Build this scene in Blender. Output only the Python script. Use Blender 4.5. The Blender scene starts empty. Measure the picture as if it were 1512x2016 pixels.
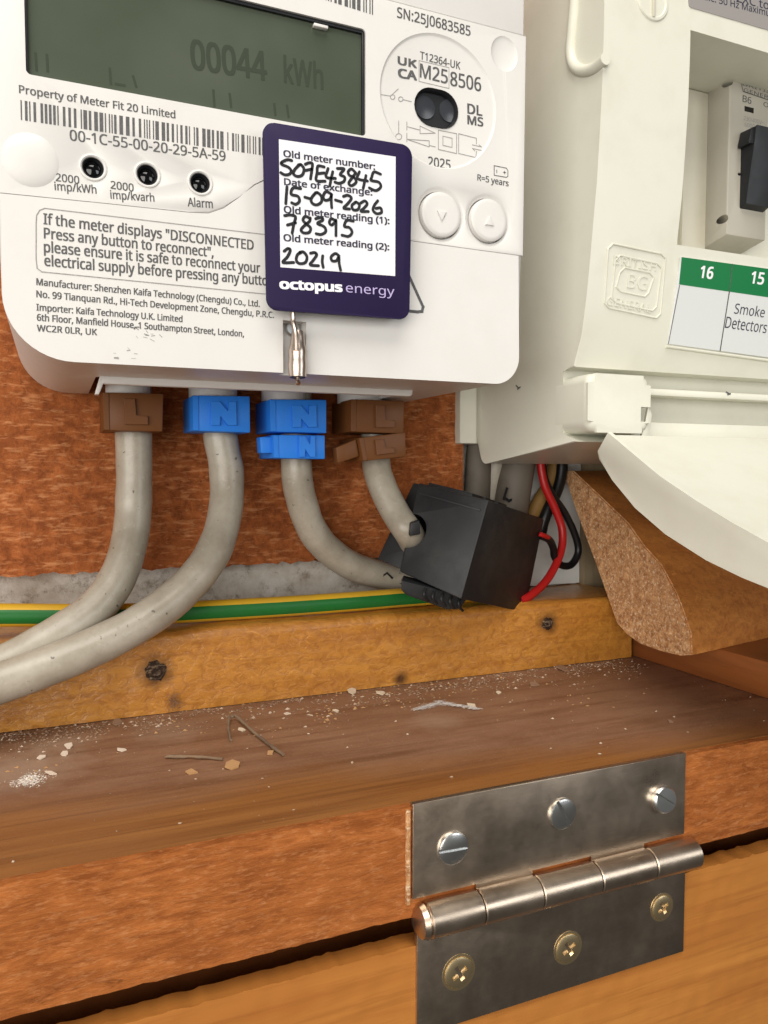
import bpy, bmesh, math, random
from mathutils import Vector, Matrix, noise
random.seed(7)
S = 0.001                                   # all lengths below are millimetres
sc = bpy.context.scene
COL = sc.collection

# ------------------------------------------------------------------ camera
F_PX, CX, CY = 1515.0, 756.0, 1008.0        # focal length and centre in photograph pixels
YAW, PITCH = math.radians(23.2), math.radians(-3.06)
CAM = Vector((0, -250, 0))                  # backboard plane is Y = 0, Z = 0 is lens height
cam_d = bpy.data.cameras.new('camera')
cam = bpy.data.objects.new('camera', cam_d)
COL.objects.link(cam)
cam.location = CAM * S
cam.rotation_euler = (math.pi / 2 + PITCH, 0, -YAW)
cam_d.sensor_fit = 'VERTICAL'
cam_d.sensor_height = 36
cam_d.lens = F_PX / 2016 * 36
cam_d.clip_start = 0.005
cam_d.clip_end = 50
sc.camera = cam
CAM_R = cam.rotation_euler.to_matrix()

# ------------------------------------------------------------------ world and lamps
w = bpy.data.worlds.new('World')
sc.world = w
w.use_nodes = True
w.node_tree.nodes['Background'].inputs['Color'].default_value = (1.0, 0.93, 0.84, 1)
w.node_tree.nodes['Background'].inputs['Strength'].default_value = 0.07

def area(name, loc, target, size, power, color, size_y=None):
    d = bpy.data.lights.new(name, 'AREA')
    d.energy = power
    d.color = color
    d.size = size
    if size_y:
        d.shape = 'RECTANGLE'
        d.size_y = size_y
    o = bpy.data.objects.new(name, d)
    COL.objects.link(o)
    o.location = Vector(loc) * S
    o.rotation_euler = (Vector(target) - Vector(loc)).to_track_quat('-Z', 'Y').to_euler()
    return o

area('doorway_light', (-480, -740, 60), (90, -60, -10), 0.9, 8.4, (1.0, 0.955, 0.89), 0.5)
area('ceiling_light', (-120, -560, 900), (60, -70, -40), 0.7, 10.5, (1.0, 0.95, 0.88))
area('window_light', (520, -760, 160), (120, -60, -20), 0.3, 1.3, (0.95, 0.98, 1.0))

sc.view_settings.view_transform = 'Standard'
sc.view_settings.look = 'None'
sc.view_settings.exposure = 0.0
sc.view_settings.gamma = 1.0
sc.view_settings.use_curve_mapping = False

# ------------------------------------------------------------------ pixel -> place helpers
def ray(px, py):
    return CAM_R @ Vector(((px - CX) / F_PX, -(py - CY) / F_PX, -1))

class Plane:
    """A flat surface in the scene; at() finds the point of it that the photograph shows at a pixel."""
    def __init__(self, p0, n):
        self.p0, self.n = Vector(p0), Vector(n).normalized()
        if self.n.y > 0:
            self.n = -self.n
        self.off = 0
    def at(self, px, py, off=0.0):
        d = ray(px, py)
        p = self.p0 + self.n * off
        return CAM + d * ((p - CAM).dot(self.n) / d.dot(self.n))

def PY(y): return Plane((0, y, 0), (0, -1, 0))
def pt(px, py, Y): return PY(Y).at(px, py)
def ptx(px, py, X):
    d = ray(px, py)
    return CAM + d * ((X - CAM.x) / d.x)
def ptz(px, py, Z):
    d = ray(px, py)
    return CAM + d * ((Z - CAM.z) / d.z)

# ------------------------------------------------------------------ materials
def nd(nt, t, **kw):
    n = nt.nodes.new(t)
    for k, v in kw.items():
        setattr(n, k, v)
    return n

def new_mat(name):
    m = bpy.data.materials.new(name)
    m.use_nodes = True
    nt = m.node_tree
    return m, nt, nt.nodes['Principled BSDF']

def coords(nt, scale=(1, 1, 1), rot=(0, 0, 0)):
    tc = nd(nt, 'ShaderNodeTexCoord')
    mp = nd(nt, 'ShaderNodeMapping')
    mp.inputs['Scale'].default_value = scale
    mp.inputs['Rotation'].default_value = rot
    nt.links.new(tc.outputs['Object'], mp.inputs['Vector'])
    return mp.outputs['Vector']

def noise_fac(nt, vec, scale, detail=4, rough=0.6, lo=0.35, hi=0.65, dist=0.0):
    n = nd(nt, 'ShaderNodeTexNoise')
    n.inputs['Scale'].default_value = scale
    n.inputs['Detail'].default_value = detail
    n.inputs['Roughness'].default_value = rough
    n.inputs['Distortion'].default_value = dist
    nt.links.new(vec, n.inputs['Vector'])
    r = nd(nt, 'ShaderNodeMapRange')
    r.inputs['From Min'].default_value = lo
    r.inputs['From Max'].default_value = hi
    nt.links.new(n.outputs['Fac'], r.inputs['Value'])
    return r.outputs['Result']

def mix(nt, fac, a, b, blend='MIX'):
    m = nd(nt, 'ShaderNodeMix', data_type='RGBA', blend_type=blend)
    for sock, v in ((m.inputs[0], fac), (m.inputs[6], a), (m.inputs[7], b)):
        if isinstance(v, (int, float)):
            sock.default_value = v
        elif isinstance(v, tuple):
            sock.default_value = v if len(v) == 4 else (*v, 1)
        else:
            nt.links.new(v, sock)
    return m.outputs[2]

def mul(nt, a, b):
    m = nd(nt, 'ShaderNodeMath', operation='MULTIPLY')
    for i, v in enumerate((a, b)):
        if isinstance(v, (int, float)):
            m.inputs[i].default_value = v
        else:
            nt.links.new(v, m.inputs[i])
    return m.outputs[0]

def bump(nt, p, height, strength, dist, prev=None):
    b = nd(nt, 'ShaderNodeBump')
    b.inputs['Strength'].default_value = strength
    b.inputs['Distance'].default_value = dist
    nt.links.new(height, b.inputs['Height'])
    if prev is not None:
        nt.links.new(prev, b.inputs['Normal'])
    nt.links.new(b.outputs['Normal'], p.inputs['Normal'])
    return b.outputs['Normal']

def plastic(name, base, rough=0.4, grime=None, grime_amt=0.25, grain=0.03, spec=0.35):
    """Moulded plastic: fine texture in the relief and a little handling dirt."""
    m, nt, p = new_mat(name)
    v = coords(nt)
    c = base
    if grime:
        g = noise_fac(nt, v, 55, 5, 0.65, 0.48, 0.80)
        c = mix(nt, mul(nt, g, grime_amt), (*base, 1), (*grime, 1))
        nt.links.new(c, p.inputs['Base Color'])
    else:
        p.inputs['Base Color'].default_value = (*base, 1)
    r = noise_fac(nt, v, 240, 3, 0.5, 0.2, 0.8)
    mr = nd(nt, 'ShaderNodeMapRange')
    mr.inputs['To Min'].default_value = rough - 0.05
    mr.inputs['To Max'].default_value = rough + 0.08
    nt.links.new(r, mr.inputs['Value'])
    nt.links.new(mr.outputs['Result'], p.inputs['Roughness'])
    p.inputs['Specular IOR Level'].default_value = spec
    bump(nt, p, noise_fac(nt, v, 1800, 2, 0.5, 0, 1), 0.25, grain * S)
    return m

def flat(name, base, rough=0.5, metallic=0.0):
    m, nt, p = new_mat(name)
    p.inputs['Base Color'].default_value = (*base, 1)
    p.inputs['Roughness'].default_value = rough
    p.inputs['Metallic'].default_value = metallic
    return m

def ink(name, base, patchy=0.0):
    m, nt, p = new_mat(name)
    v = coords(nt)
    n = noise_fac(nt, v, 1500, 3, 0.6, 0.3, 0.75)
    c = mix(nt, mul(nt, n, 0.6 + patchy), (*base, 1), tuple(min(1, x * 2.2 + .02) for x in base))
    nt.links.new(c, p.inputs['Base Color'])
    p.inputs['Roughness'].default_value = 0.6
    return m

M = {}
M['meter_white'] = plastic('meter_white', (0.68, 0.665, 0.64), 0.36, (0.55, 0.50, 0.44), 0.22)
M['cu_cream'] = plastic('cu_cream', (0.69, 0.685, 0.59), 0.34, (0.50, 0.46, 0.36), 0.28)
M['cu_inner'] = plastic('cu_inner', (0.60, 0.57, 0.47), 0.45, (0.42, 0.38, 0.28), 0.3)
M['breaker_grey'] = plastic('breaker_grey', (0.43, 0.405, 0.345), 0.45, (0.36, 0.33, 0.26), 0.3)
M['black'] = plastic('black_plastic', (0.012, 0.013, 0.015), 0.42, (0.03, 0.03, 0.03), 0.5, 0.06)
M['lens'] = flat('dark_lens', (0.004, 0.004, 0.005), 0.08)
M['lens_grey'] = flat('grey_lens', (0.035, 0.038, 0.045), 0.25)
M['clamp'] = plastic('clamp_black', (0.012, 0.013, 0.0145), 0.5, (0.045, 0.043, 0.04), 0.7, 0.09, 0.4)
M['blue'] = plastic('blue_plastic', (0.024, 0.22, 0.80), 0.42, (0.02, 0.17, 0.62), 0.5)
M['brown'] = plastic('brown_plastic', (0.150, 0.055, 0.014), 0.45, (0.12, 0.045, 0.012), 0.5)
M['red'] = plastic('red_wire', (0.42, 0.012, 0.012), 0.35)
M['blackwire'] = plastic('black_wire', (0.008, 0.008, 0.009), 0.35)
M['yellow'] = plastic('earth_yellow', (0.62, 0.36, 0.02), 0.4, (0.40, 0.25, 0.06), 0.5)
M['green'] = plastic('earth_green', (0.010, 0.13, 0.022), 0.38, (0.02, 0.09, 0.03), 0.5)
M['label_green'] = flat('label_green', (0.0, 0.17, 0.045), 0.45)
M['label_white'] = flat('label_white', (0.66, 0.68, 0.68), 0.45)
M['label_grey'] = flat('label_grey', (0.30, 0.28, 0.27), 0.4)
M['tag_navy'] = plastic('tag_navy', (0.017, 0.010, 0.050), 0.55, (0.025, 0.015, 0.06), 0.5, 0.03, 0.2)
M['tag_white'] = flat('tag_white', (0.78, 0.775, 0.81), 0.45)
M['ink'] = ink('printed_grey_ink', (0.06, 0.06, 0.06))
M['ink_light'] = ink('thin_grey_ink', (0.20, 0.195, 0.185))
M['ink_dark'] = ink('printed_navy_ink', (0.016, 0.017, 0.035))
M['marker'] = flat('marker_pen', (0.006, 0.007, 0.010), 0.5)
M['white_ink'] = flat('white_ink', (0.85, 0.84, 0.88), 0.5)
M['lilac_ink'] = flat('lilac_ink', (0.47, 0.39, 0.66), 0.5)
M['lcd_ink'] = flat('lcd_segment', (0.052, 0.064, 0.045), 0.15)
M['meter_gap'] = flat('seam_shadow_gap', (0.20, 0.19, 0.18), 0.7)
M['copper'] = flat('crimp_metal', (0.60, 0.50, 0.43), 0.32, 1.0)
M['screw_zinc'] = flat('screw_zinc', (0.62, 0.63, 0.62), 0.32, 1.0)
M['screw_brass'] = flat('screw_brass', (0.80, 0.64, 0.38), 0.38, 1.0)
M['chip_pale'] = plastic('pale_wood_chip', (0.62, 0.50, 0.36), 0.8, (0.4, 0.28, 0.16), 0.6)
M['chip_tan'] = plastic('tan_wood_chip', (0.42, 0.23, 0.10), 0.8, (0.3, 0.16, 0.06), 0.6)
M['crumb_white'] = plastic('white_plaster_crumb', (0.62, 0.50, 0.39), 0.9, (0.5, 0.42, 0.33), 0.6)
M['crumb_mid'] = plastic('buff_crumb', (0.48, 0.345, 0.24), 0.9, (0.75, 0.66, 0.55), 0.9)
M['crumb_dust'] = plastic('dust_grain', (0.33, 0.205, 0.13), 0.9, (0.16, 0.08, 0.04), 0.8)
M['crumb_pale'] = plastic('powdery_plaster', (0.72, 0.64, 0.56), 0.9, (0.55, 0.47, 0.4), 0.6)
M['crumb_brown'] = plastic('brown_crumb', (0.26, 0.15, 0.09), 0.9, (0.16, 0.08, 0.04), 0.6)
M['twig'] = plastic('twig_bark', (0.22, 0.145, 0.09), 0.9, (0.05, 0.03, 0.02), 0.9)
M['web'] = flat('cobweb_fluff', (0.60, 0.56, 0.52), 0.95)

# LCD glass: dark green, glossy
m, nt, p = new_mat('lcd_glass')
p.inputs['Base Color'].default_value = (0.054, 0.068, 0.044, 1)
p.inputs['Roughness'].default_value = 0.10
nt.links.new(mix(nt, noise_fac(nt, coords(nt), 28, 3, 0.5, 0.3, 0.7), (0.056, 0.071, 0.046, 1), (0.088, 0.103, 0.078, 1)), p.inputs['Base Color'])  # paler mottling in the colour stands in for uneven reflections
M['lcd'] = m

# grey cable sheath with scuffs, dirt specks and pale dust
def cable_mat():
    m, nt, p = new_mat('grey_cable_sheath')
    v = coords(nt)
    base = mix(nt, noise_fac(nt, v, 60, 5, 0.6, 0.35, 0.7), (0.42, 0.385, 0.315, 1), (0.27, 0.235, 0.18, 1))
    sc1 = noise_fac(nt, coords(nt, (1, 1, 0.45)), 210, 6, 0.75, 0.62, 0.74)
    base = mix(nt, mul(nt, sc1, 0.75), base, (0.16, 0.13, 0.10, 1))
    base = mix(nt, mul(nt, noise_fac(nt, v, 650, 5, 0.75, 0.52, 0.72), 0.3), base, (0.22, 0.185, 0.135, 1))
    base = mix(nt, mul(nt, noise_fac(nt, v, 330, 5, 0.7, 0.60, 0.72, 1.5), 0.35), base, (0.58, 0.54, 0.46, 1))
    sc2 = noise_fac(nt, v, 520, 2, 0.5, 0.70, 0.76)
    base = mix(nt, mul(nt, sc2, 0.8), base, (0.05, 0.04, 0.03, 1))
    nt.links.new(base, p.inputs['Base Color'])
    p.inputs['Roughness'].default_value = 0.34
    bump(nt, p, noise_fac(nt, v, 420, 4, 0.6, 0, 1), 0.35, 0.12 * S)
    return m
M['cable'] = cable_mat()
M['dimmed_cable'] = plastic('dirty_dimmed_sheath', (0.14, 0.122, 0.098), 0.6, (0.05, 0.04, 0.03), 0.95)  # dirty grey sheath, darkened in colour to look shaded behind the clamp

# fibrous hardboard / rough sawn faces
def fibre(name, dark, mid, light, scale=1.0, stretch=(1, 1, 1), rough=0.75, depth=0.5, spec=0.4, flecks=0.8):
    m, nt, p = new_mat(name)
    v = coords(nt, stretch)
    big = noise_fac(nt, v, 45 * scale, 5, 0.6, 0.32, 0.68)
    fine = noise_fac(nt, v, 330 * scale, 7, 0.78, 0.38, 0.62, 0.35)
    c = mix(nt, fine, (*dark, 1), (*mid, 1))
    c = mix(nt, mul(nt, big, 0.45), c, tuple(0.5 * (a + b) for a, b in zip(dark, mid)))
    for rot_, dk in ((0.5, 0), (-0.8, 0), (1.4, 1)):
        fv = coords(nt, (max(.2, stretch[0] * (0.22 if stretch[0] > .9 else 1.6)), stretch[1], stretch[2]), (0, rot_ * (1 if stretch[0] > .9 else .25), 0))
        fl = noise_fac(nt, fv, 900 * scale, 3, 0.6, 0.56, 0.70, 0.2)
        c = mix(nt, mul(nt, fl, flecks * (.7 if not dk else .5)), c, (*(light if not dk else dark), 1))
    pit = noise_fac(nt, v, 210 * scale, 6, 0.78, 0.60, 0.70, 1.0)
    c = mix(nt, mul(nt, pit, 0.7), c, tuple(x * 0.45 for x in dark))
    nt.links.new(c, p.inputs['Base Color'])
    p.inputs['Roughness'].default_value = rough
    p.inputs['Specular IOR Level'].default_value = spec
    b1 = bump(nt, p, noise_fac(nt, v, 130 * scale, 5, 0.7, 0, 1), 0.4, depth * 1.2 * S)
    bump(nt, p, fine, 0.6, depth * 0.4 * S, b1)
    return m
M['hardboard'] = fibre('hardboard_fibre', (0.165, 0.043, 0.012), (0.40, 0.122, 0.034), (0.58, 0.26, 0.11), 0.9, (1, 1, 1), 0.8, 0.5, 0.15)
M['fascia'] = fibre('sawn_fascia', (0.21, 0.058, 0.012), (0.43, 0.140, 0.034), (0.56, 0.25, 0.10), 1.25, (0.22, 1, 1.2), 0.75, 0.30, 0.15, 0.45)
M['chip_end'] = fibre('chipboard_end', (0.30, 0.115, 0.038), (0.80, 0.46, 0.22), (0.95, 0.74, 0.50), 1.1, (1, 1, 1), 0.9, 0.9, 0.15, 1.0)

# varnished timber with grain along X
def timber(name, a, b, c3, grain=(0.06, 1, 1), scale=1.0, rough=0.42, dimple=0.0, spec=0.5, coat=0.0):
    m, nt, p = new_mat(name)
    v = coords(nt, grain)
    g = noise_fac(nt, v, 170 * scale, 6, 0.6, 0.3, 0.72, 0.8)
    c = mix(nt, g, (*a, 1), (*b, 1))
    streak = noise_fac(nt, coords(nt, (grain[0] * 0.5, grain[1], grain[2])), 520 * scale, 4, 0.65, 0.50, 0.78)
    c = mix(nt, mul(nt, streak, 0.6), c, (*c3, 1))
    blot = noise_fac(nt, coords(nt), 30 * scale, 3, 0.5, 0.40, 0.70)
    c = mix(nt, mul(nt, blot, 0.35), c, (*b, 1))
    nt.links.new(c, p.inputs['Base Color'])
    p.inputs['Roughness'].default_value = rough
    p.inputs['Specular IOR Level'].default_value = spec
    p.inputs['Coat Weight'].default_value = coat
    p.inputs['Coat Roughness'].default_value = 0.3
    b1 = bump(nt, p, streak, 0.3, 0.10 * S)
    if dimple:
        vv = coords(nt, (0.8, 1, 1.15))
        h = noise_fac(nt, vv, 430, 4, 0.6, 0.25, 0.75, 0.9)
        mott = noise_fac(nt, vv, 430, 4, 0.6, 0.56, 0.34, 0.9)
        c = mix(nt, mul(nt, mott, 0.55), c, (*c3, 1))
        c = mix(nt, mul(nt, noise_fac(nt, vv, 520, 4, 0.6, 0.60, 0.75, 1.2), 0.45), c, tuple(min(1, x * 1.5) for x in a))
        nt.links.new(c, p.inputs['Base Color'])
        bump(nt, p, h, 0.55, dimple * S, b1)
    return m
M['batten'] = timber('varnished_batten', (0.56, 0.255, 0.040), (0.42, 0.165, 0.024), (0.26, 0.088, 0.013), (0.07, 1, 1), 1.0, 0.36, 0.36, 0.5, 0.3)
M['door'] = timber('door_timber', (0.50, 0.205, 0.042), (0.35, 0.120, 0.023), (0.20, 0.056, 0.011), (0.07, 1, 1), 0.8, 0.42, 0.0)
M['upstand'] = timber('upstand_timber', (0.30, 0.10, 0.028), (0.22, 0.068, 0.018), (0.14, 0.042, 0.012), (1, 0.08, 1), 0.7, 0.35, 0.0)
M['moulding'] = timber('moulding_timber', (0.62, 0.265, 0.062), (0.47, 0.165, 0.036), (0.28, 0.088, 0.018), (0.08, 1, 1), 0.8, 0.36, 0.12, 0.5, 0.1)
M['strip'] = timber('grey_strip', (0.30, 0.24, 0.15), (0.22, 0.16, 0.09), (0.12, 0.09, 0.05), (1, 1, 0.1), 1.0, 0.6)

# shelf: varnished wood with a dull layer of dust towards the back
def shelf_mat(y_front):
    m, nt, p = new_mat('dusty_shelf_wood')
    v = coords(nt, (0.05, 1, 1))
    g = noise_fac(nt, v, 150, 6, 0.62, 0.3, 0.7, 1.0)
    c = mix(nt, g, (0.33, 0.135, 0.036, 1), (0.21, 0.075, 0.019, 1))
    st = noise_fac(nt, coords(nt, (0.03, 1, 1)), 620, 4, 0.6, 0.5, 0.78)
    c = mix(nt, mul(nt, st, 0.65), c, (0.085, 0.030, 0.010, 1))
    tc = nd(nt, 'ShaderNodeTexCoord')
    sx = nd(nt, 'ShaderNodeSeparateXYZ')
    nt.links.new(tc.outputs['Object'], sx.inputs[0])
    edge = nd(nt, 'ShaderNodeTexNoise')
    edge.inputs['Scale'].default_value = 26
    edge.inputs['Detail'].default_value = 5
    nt.links.new(coords(nt, (0.6, 1, 1)), edge.inputs['Vector'])
    e2 = nd(nt, 'ShaderNodeMath', operation='MULTIPLY_ADD')
    nt.links.new(edge.outputs['Fac'], e2.inputs[0])
    e2.inputs[1].default_value = 0.034
    nt.links.new(sx.outputs['Y'], e2.inputs[2])
    # the wiped front strip is wider at the left than at the right
    e3 = nd(nt, 'ShaderNodeMath', operation='MULTIPLY_ADD')
    nt.links.new(sx.outputs['X'], e3.inputs[0])
    e3.inputs[1].default_value = 0.10
    nt.links.new(e2.outputs[0], e3.inputs[2])
    dm = nd(nt, 'ShaderNodeMapRange')
    dm.inputs['From Min'].default_value = y_front * S + 0.031
    dm.inputs['From Max'].default_value = y_front * S + 0.047
    nt.links.new(e3.outputs[0], dm.inputs['Value'])
    dust_tex = noise_fac(nt, coords(nt, (0.4, 1, 1)), 90, 6, 0.7, 0.25, 0.75)
    dust_col = mix(nt, dust_tex, (0.175, 0.076, 0.038, 1), (0.320, 0.175, 0.105, 1))
    dust_col = mix(nt, mul(nt, noise_fac(nt, coords(nt, (0.07, 1, 1)), 210, 5, 0.65, 0.48, 0.70), 0.75), dust_col, (0.115, 0.044, 0.020, 1))
    nearb = nd(nt, 'ShaderNodeMapRange')                # dust lies thickest in the corner below the batten
    nearb.inputs['From Min'].default_value = 0.012
    nearb.inputs['From Max'].default_value = 0.036
    nt.links.new(sx.outputs['Y'], nearb.inputs['Value'])
    film = mul(nt, nearb.outputs['Result'], noise_fac(nt, coords(nt, (0.6, 1, 1)), 120, 7, 0.75, 0.36, 0.66))
    dust_col = mix(nt, mul(nt, film, 0.62), dust_col, (0.40, 0.275, 0.19, 1))
    fine = noise_fac(nt, coords(nt), 1300, 3, 0.7, 0.58, 0.75)
    dust_col = mix(nt, mul(nt, fine, 0.5), dust_col, (0.38, 0.26, 0.18, 1))
    c = mix(nt, mul(nt, dm.outputs['Result'], 0.88), c, dust_col)
    nt.links.new(c, p.inputs['Base Color'])
    rr = nd(nt, 'ShaderNodeMapRange')
    rr.inputs['To Min'].default_value = 0.36
    rr.inputs['To Max'].default_value = 0.5
    nt.links.new(dm.outputs['Result'], rr.inputs['Value'])
    nt.links.new(rr.outputs['Result'], p.inputs['Roughness'])
    b1 = bump(nt, p, st, 0.25, 0.08 * S)
    bump(nt, p, noise_fac(nt, coords(nt), 700, 4, 0.7, 0, 1), 0.35, 0.25 * S, b1)
    return m

# old plaster
def plaster():
    m, nt, p = new_mat('old_plaster')
    v = coords(nt)
    c = mix(nt, noise_fac(nt, v, 60, 6, 0.7, 0.35, 0.65), (0.66, 0.64, 0.59, 1), (0.40, 0.355, 0.29, 1))
    c = mix(nt, mul(nt, noise_fac(nt, v, 150, 7, 0.8, 0.52, 0.66), 0.75), c, (0.15, 0.115, 0.075, 1))
    nt.links.new(c, p.inputs['Base Color'])
    p.inputs['Roughness'].default_value = 0.85
    bump(nt, p, noise_fac(nt, v, 160, 6, 0.7, 0, 1), 0.7, 1.0 * S)
    return m
M['plaster'] = plaster()
M['plaster_white'] = plastic('white_painted_plaster', (0.72, 0.74, 0.72), 0.7, (0.5, 0.5, 0.46), 0.5)

# plated steel of the hinge: smeared, brownish grey
def plate():
    m, nt, p = new_mat('plated_steel')
    v = coords(nt)
    c = mix(nt, noise_fac(nt, v, 40, 5, 0.6, 0.3, 0.7), (0.64, 0.53, 0.42, 1), (0.48, 0.385, 0.295, 1))
    c = mix(nt, mul(nt, noise_fac(nt, v, 300, 5, 0.7, 0.66, 0.76), 0.5), c, (0.14, 0.10, 0.075, 1))
    nt.links.new(c, p.inputs['Base Color'])
    sr = noise_fac(nt, coords(nt, (0.12, 1, 2.5), (0, 0.5, 0)), 900, 4, 0.7, 0.56, 0.70)
    c = mix(nt, mul(nt, sr, 0.35), c, (0.75, 0.70, 0.62, 1))
    nt.links.new(c, p.inputs['Base Color'])
    p.inputs['Metallic'].default_value = 1.0
    mr = nd(nt, 'ShaderNodeMapRange')
    mr.inputs['To Min'].default_value = 0.25
    mr.inputs['To Max'].default_value = 0.42
    nt.links.new(noise_fac(nt, v, 70, 5, 0.65, 0.3, 0.7), mr.inputs['Value'])
    nt.links.new(mr.outputs['Result'], p.inputs['Roughness'])
    bump(nt, p, noise_fac(nt, v, 260, 4, 0.6, 0, 1), 0.25, 0.10 * S)
    return m
M['plate'] = plate()

# ------------------------------------------------------------------ object helpers
def tag(o, label=None, cat=None, group=None, kind=None):
    for k, v in (('label', label), ('category', cat), ('group', group), ('kind', kind)):
        if v:
            o[k] = v
    return o

ROOT = {}                                   # object name -> origin in mm
def thing(name, loc, label, cat, group=None):
    o = bpy.data.objects.new(name, None)
    COL.objects.link(o)
    o.empty_display_size = 0.01
    o.location = Vector(loc) * S
    ROOT[o.name] = Vector(loc)
    return tag(o, label, cat, group)

def sharpen(me, ang=0.6):
    bm = bmesh.new()
    bm.from_mesh(me)
    for f in bm.faces:
        f.smooth = True
    for e in bm.edges:
        e.smooth = not (len(e.link_faces) != 2 or e.calc_face_angle(0) > ang)
    bm.to_mesh(me)
    bm.free()

def obj(name, bm, mat, parent=None, smooth=True, fix=True, origin=None):
    """Links a bmesh (built in mm, place coordinates) as one mesh object."""
    if fix and bm.faces:
        bmesh.ops.recalc_face_normals(bm, faces=bm.faces[:])
    if parent is not None:
        org = ROOT[parent.name]
    elif origin is not None:
        org = Vector(origin)
    else:
        lo = Vector((min(v.co[i] for v in bm.verts) for i in range(3)))
        hi = Vector((max(v.co[i] for v in bm.verts) for i in range(3)))
        org = Vector(((lo.x + hi.x) / 2, (lo.y + hi.y) / 2, lo.z))
    for v in bm.verts:
        v.co = (v.co - org) * S
    me = bpy.data.meshes.new(name)
    bm.to_mesh(me)
    bm.free()
    if smooth:
        sharpen(me)
    me.materials.append(mat)
    o = bpy.data.objects.new(name, me)
    COL.objects.link(o)
    ROOT[o.name] = org
    if parent is not None:
        o.parent = parent
    else:
        o.location = org * S
    return o

def cut(o, cutters, sharp=0.6):
    """Subtract bmeshes (mm, place coordinates) from an object."""
    tmp = []
    org = ROOT[o.name]
    for bm in cutters:
        bmesh.ops.recalc_face_normals(bm, faces=bm.faces[:])
        for v in bm.verts:
            v.co = (v.co - org) * S
        me = bpy.data.meshes.new('cutter')
        bm.to_mesh(me)
        bm.free()
        c = bpy.data.objects.new('cutter', me)
        COL.objects.link(c)
        c.parent = o.parent
        if o.parent is None:
            c.location = o.location
        md = o.modifiers.new('cut', 'BOOLEAN')
        md.operation = 'DIFFERENCE'
        md.solver = 'EXACT'
        md.object = c
        tmp.append(c)
    bpy.context.view_layer.update()
    dg = bpy.context.evaluated_depsgraph_get()
    me = bpy.data.meshes.new_from_object(o.evaluated_get(dg))
    o.modifiers.clear()
    o.data = me
    sharpen(me, sharp)
    for c in tmp:
        bpy.data.objects.remove(c)

def NB(): return bmesh.new()

def add_poly_prism(bm, front, back, bev=0.0, seg=2, fine=None):
    """Solid between two matching outlines (lists of Vectors); optional bevel round the front edge."""
    a = [bm.verts.new(p) for p in front]
    b = [bm.verts.new(p) for p in back]
    n = len(a)
    ff = bm.faces.new(a)
    bm.faces.new(b[::-1])
    for i in range(n):
        bm.faces.new((a[i], b[i], b[(i + 1) % n], a[(i + 1) % n]))
    if bev and fine is None:
        bmesh.ops.bevel(bm, geom=[e for e in ff.edges], offset=bev, segments=seg, affect='EDGES', profile=0.5)
    elif bev:                                   # fine(edge) picks the edges that only get a hairline chamfer
        big = [e for e in ff.edges if not fine(e)]
        bmesh.ops.bevel(bm, geom=big, offset=bev, segments=seg, affect='EDGES', profile=0.5)

def add_xz_prism(bm, poly, y0, y1, bev=0.0, seg=2):
    add_poly_prism(bm, [Vector((x, y0, z)) for x, z in poly], [Vector((x, y1, z)) for x, z in poly], bev, seg)

def add_yz_prism(bm, poly, x0, x1, bev=0.0, seg=2):
    add_poly_prism(bm, [Vector((x0, y, z)) for y, z in poly], [Vector((x1, y, z)) for y, z in poly], bev, seg)

def add_box(bm, x0, x1, y0, y1, z0, z1, bev=0.0, seg=2):
    r = bmesh.ops.create_cube(bm, size=1)
    for v in r['verts']:
        v.co = Vector((x0 + (v.co.x + .5) * (x1 - x0), y0 + (v.co.y + .5) * (y1 - y0), z0 + (v.co.z + .5) * (z1 - z0)))
    if bev:
        es = {e for v in r['verts'] for e in v.link_edges}
        bmesh.ops.bevel(bm, geom=list(es), offset=bev, segments=seg, affect='EDGES', profile=0.5)

def add_hexa(bm, c8, bev=0.0, seg=2):
    """Box from 8 corners: front quad then back quad in the same order."""
    vs = [bm.verts.new(c) for c in c8]
    fs = [(0, 1, 2, 3), (7, 6, 5, 4), (0, 4, 5, 1), (1, 5, 6, 2), (2, 6, 7, 3), (3, 7, 4, 0)]
    ff = [bm.faces.new([vs[i] for i in f]) for f in fs]
    if bev:
        bmesh.ops.recalc_face_normals(bm, faces=ff)
        es = {e for f in ff for e in f.edges}
        bmesh.ops.bevel(bm, geom=list(es), offset=bev, segments=seg, affect='EDGES', profile=0.5)

def round_poly(pts, rad, seg=6):
    """Outline with rounded corners; rad is one radius or a list."""
    n = len(pts)
    if not isinstance(rad, (list, tuple)):
        rad = [rad] * n
    out = []
    for i in range(n):
        p = Vector(pts[i]).to_2d() if len(pts[i]) == 2 else Vector(pts[i])
        a, b = Vector(pts[i - 1]), Vector(pts[(i + 1) % n])
        r = rad[i]
        if r <= 0:
            out.append(tuple(p))
            continue
        u, v = (a - p).normalized(), (b - p).normalized()
        ang = u.angle(v)
        d = min(r / math.tan(ang / 2), (a - p).length * .48, (b - p).length * .48)
        r2 = d * math.tan(ang / 2)
        bis = (u + v).normalized()
        c = p + bis * (r2 / math.sin(ang / 2))
        s, e = p + u * d - c, p + v * d - c
        a0 = math.atan2(s.y, s.x)
        da = (math.atan2(e.y, e.x) - a0 + math.pi) % (2 * math.pi) - math.pi
        for k in range(seg + 1):
            t = a0 + da * k / seg
            out.append((c.x + r2 * math.cos(t), c.y + r2 * math.sin(t)))
    return out

def xz(px, py, Y):
    p = pt(px, py, Y)
    return (p.x, p.z)

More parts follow.
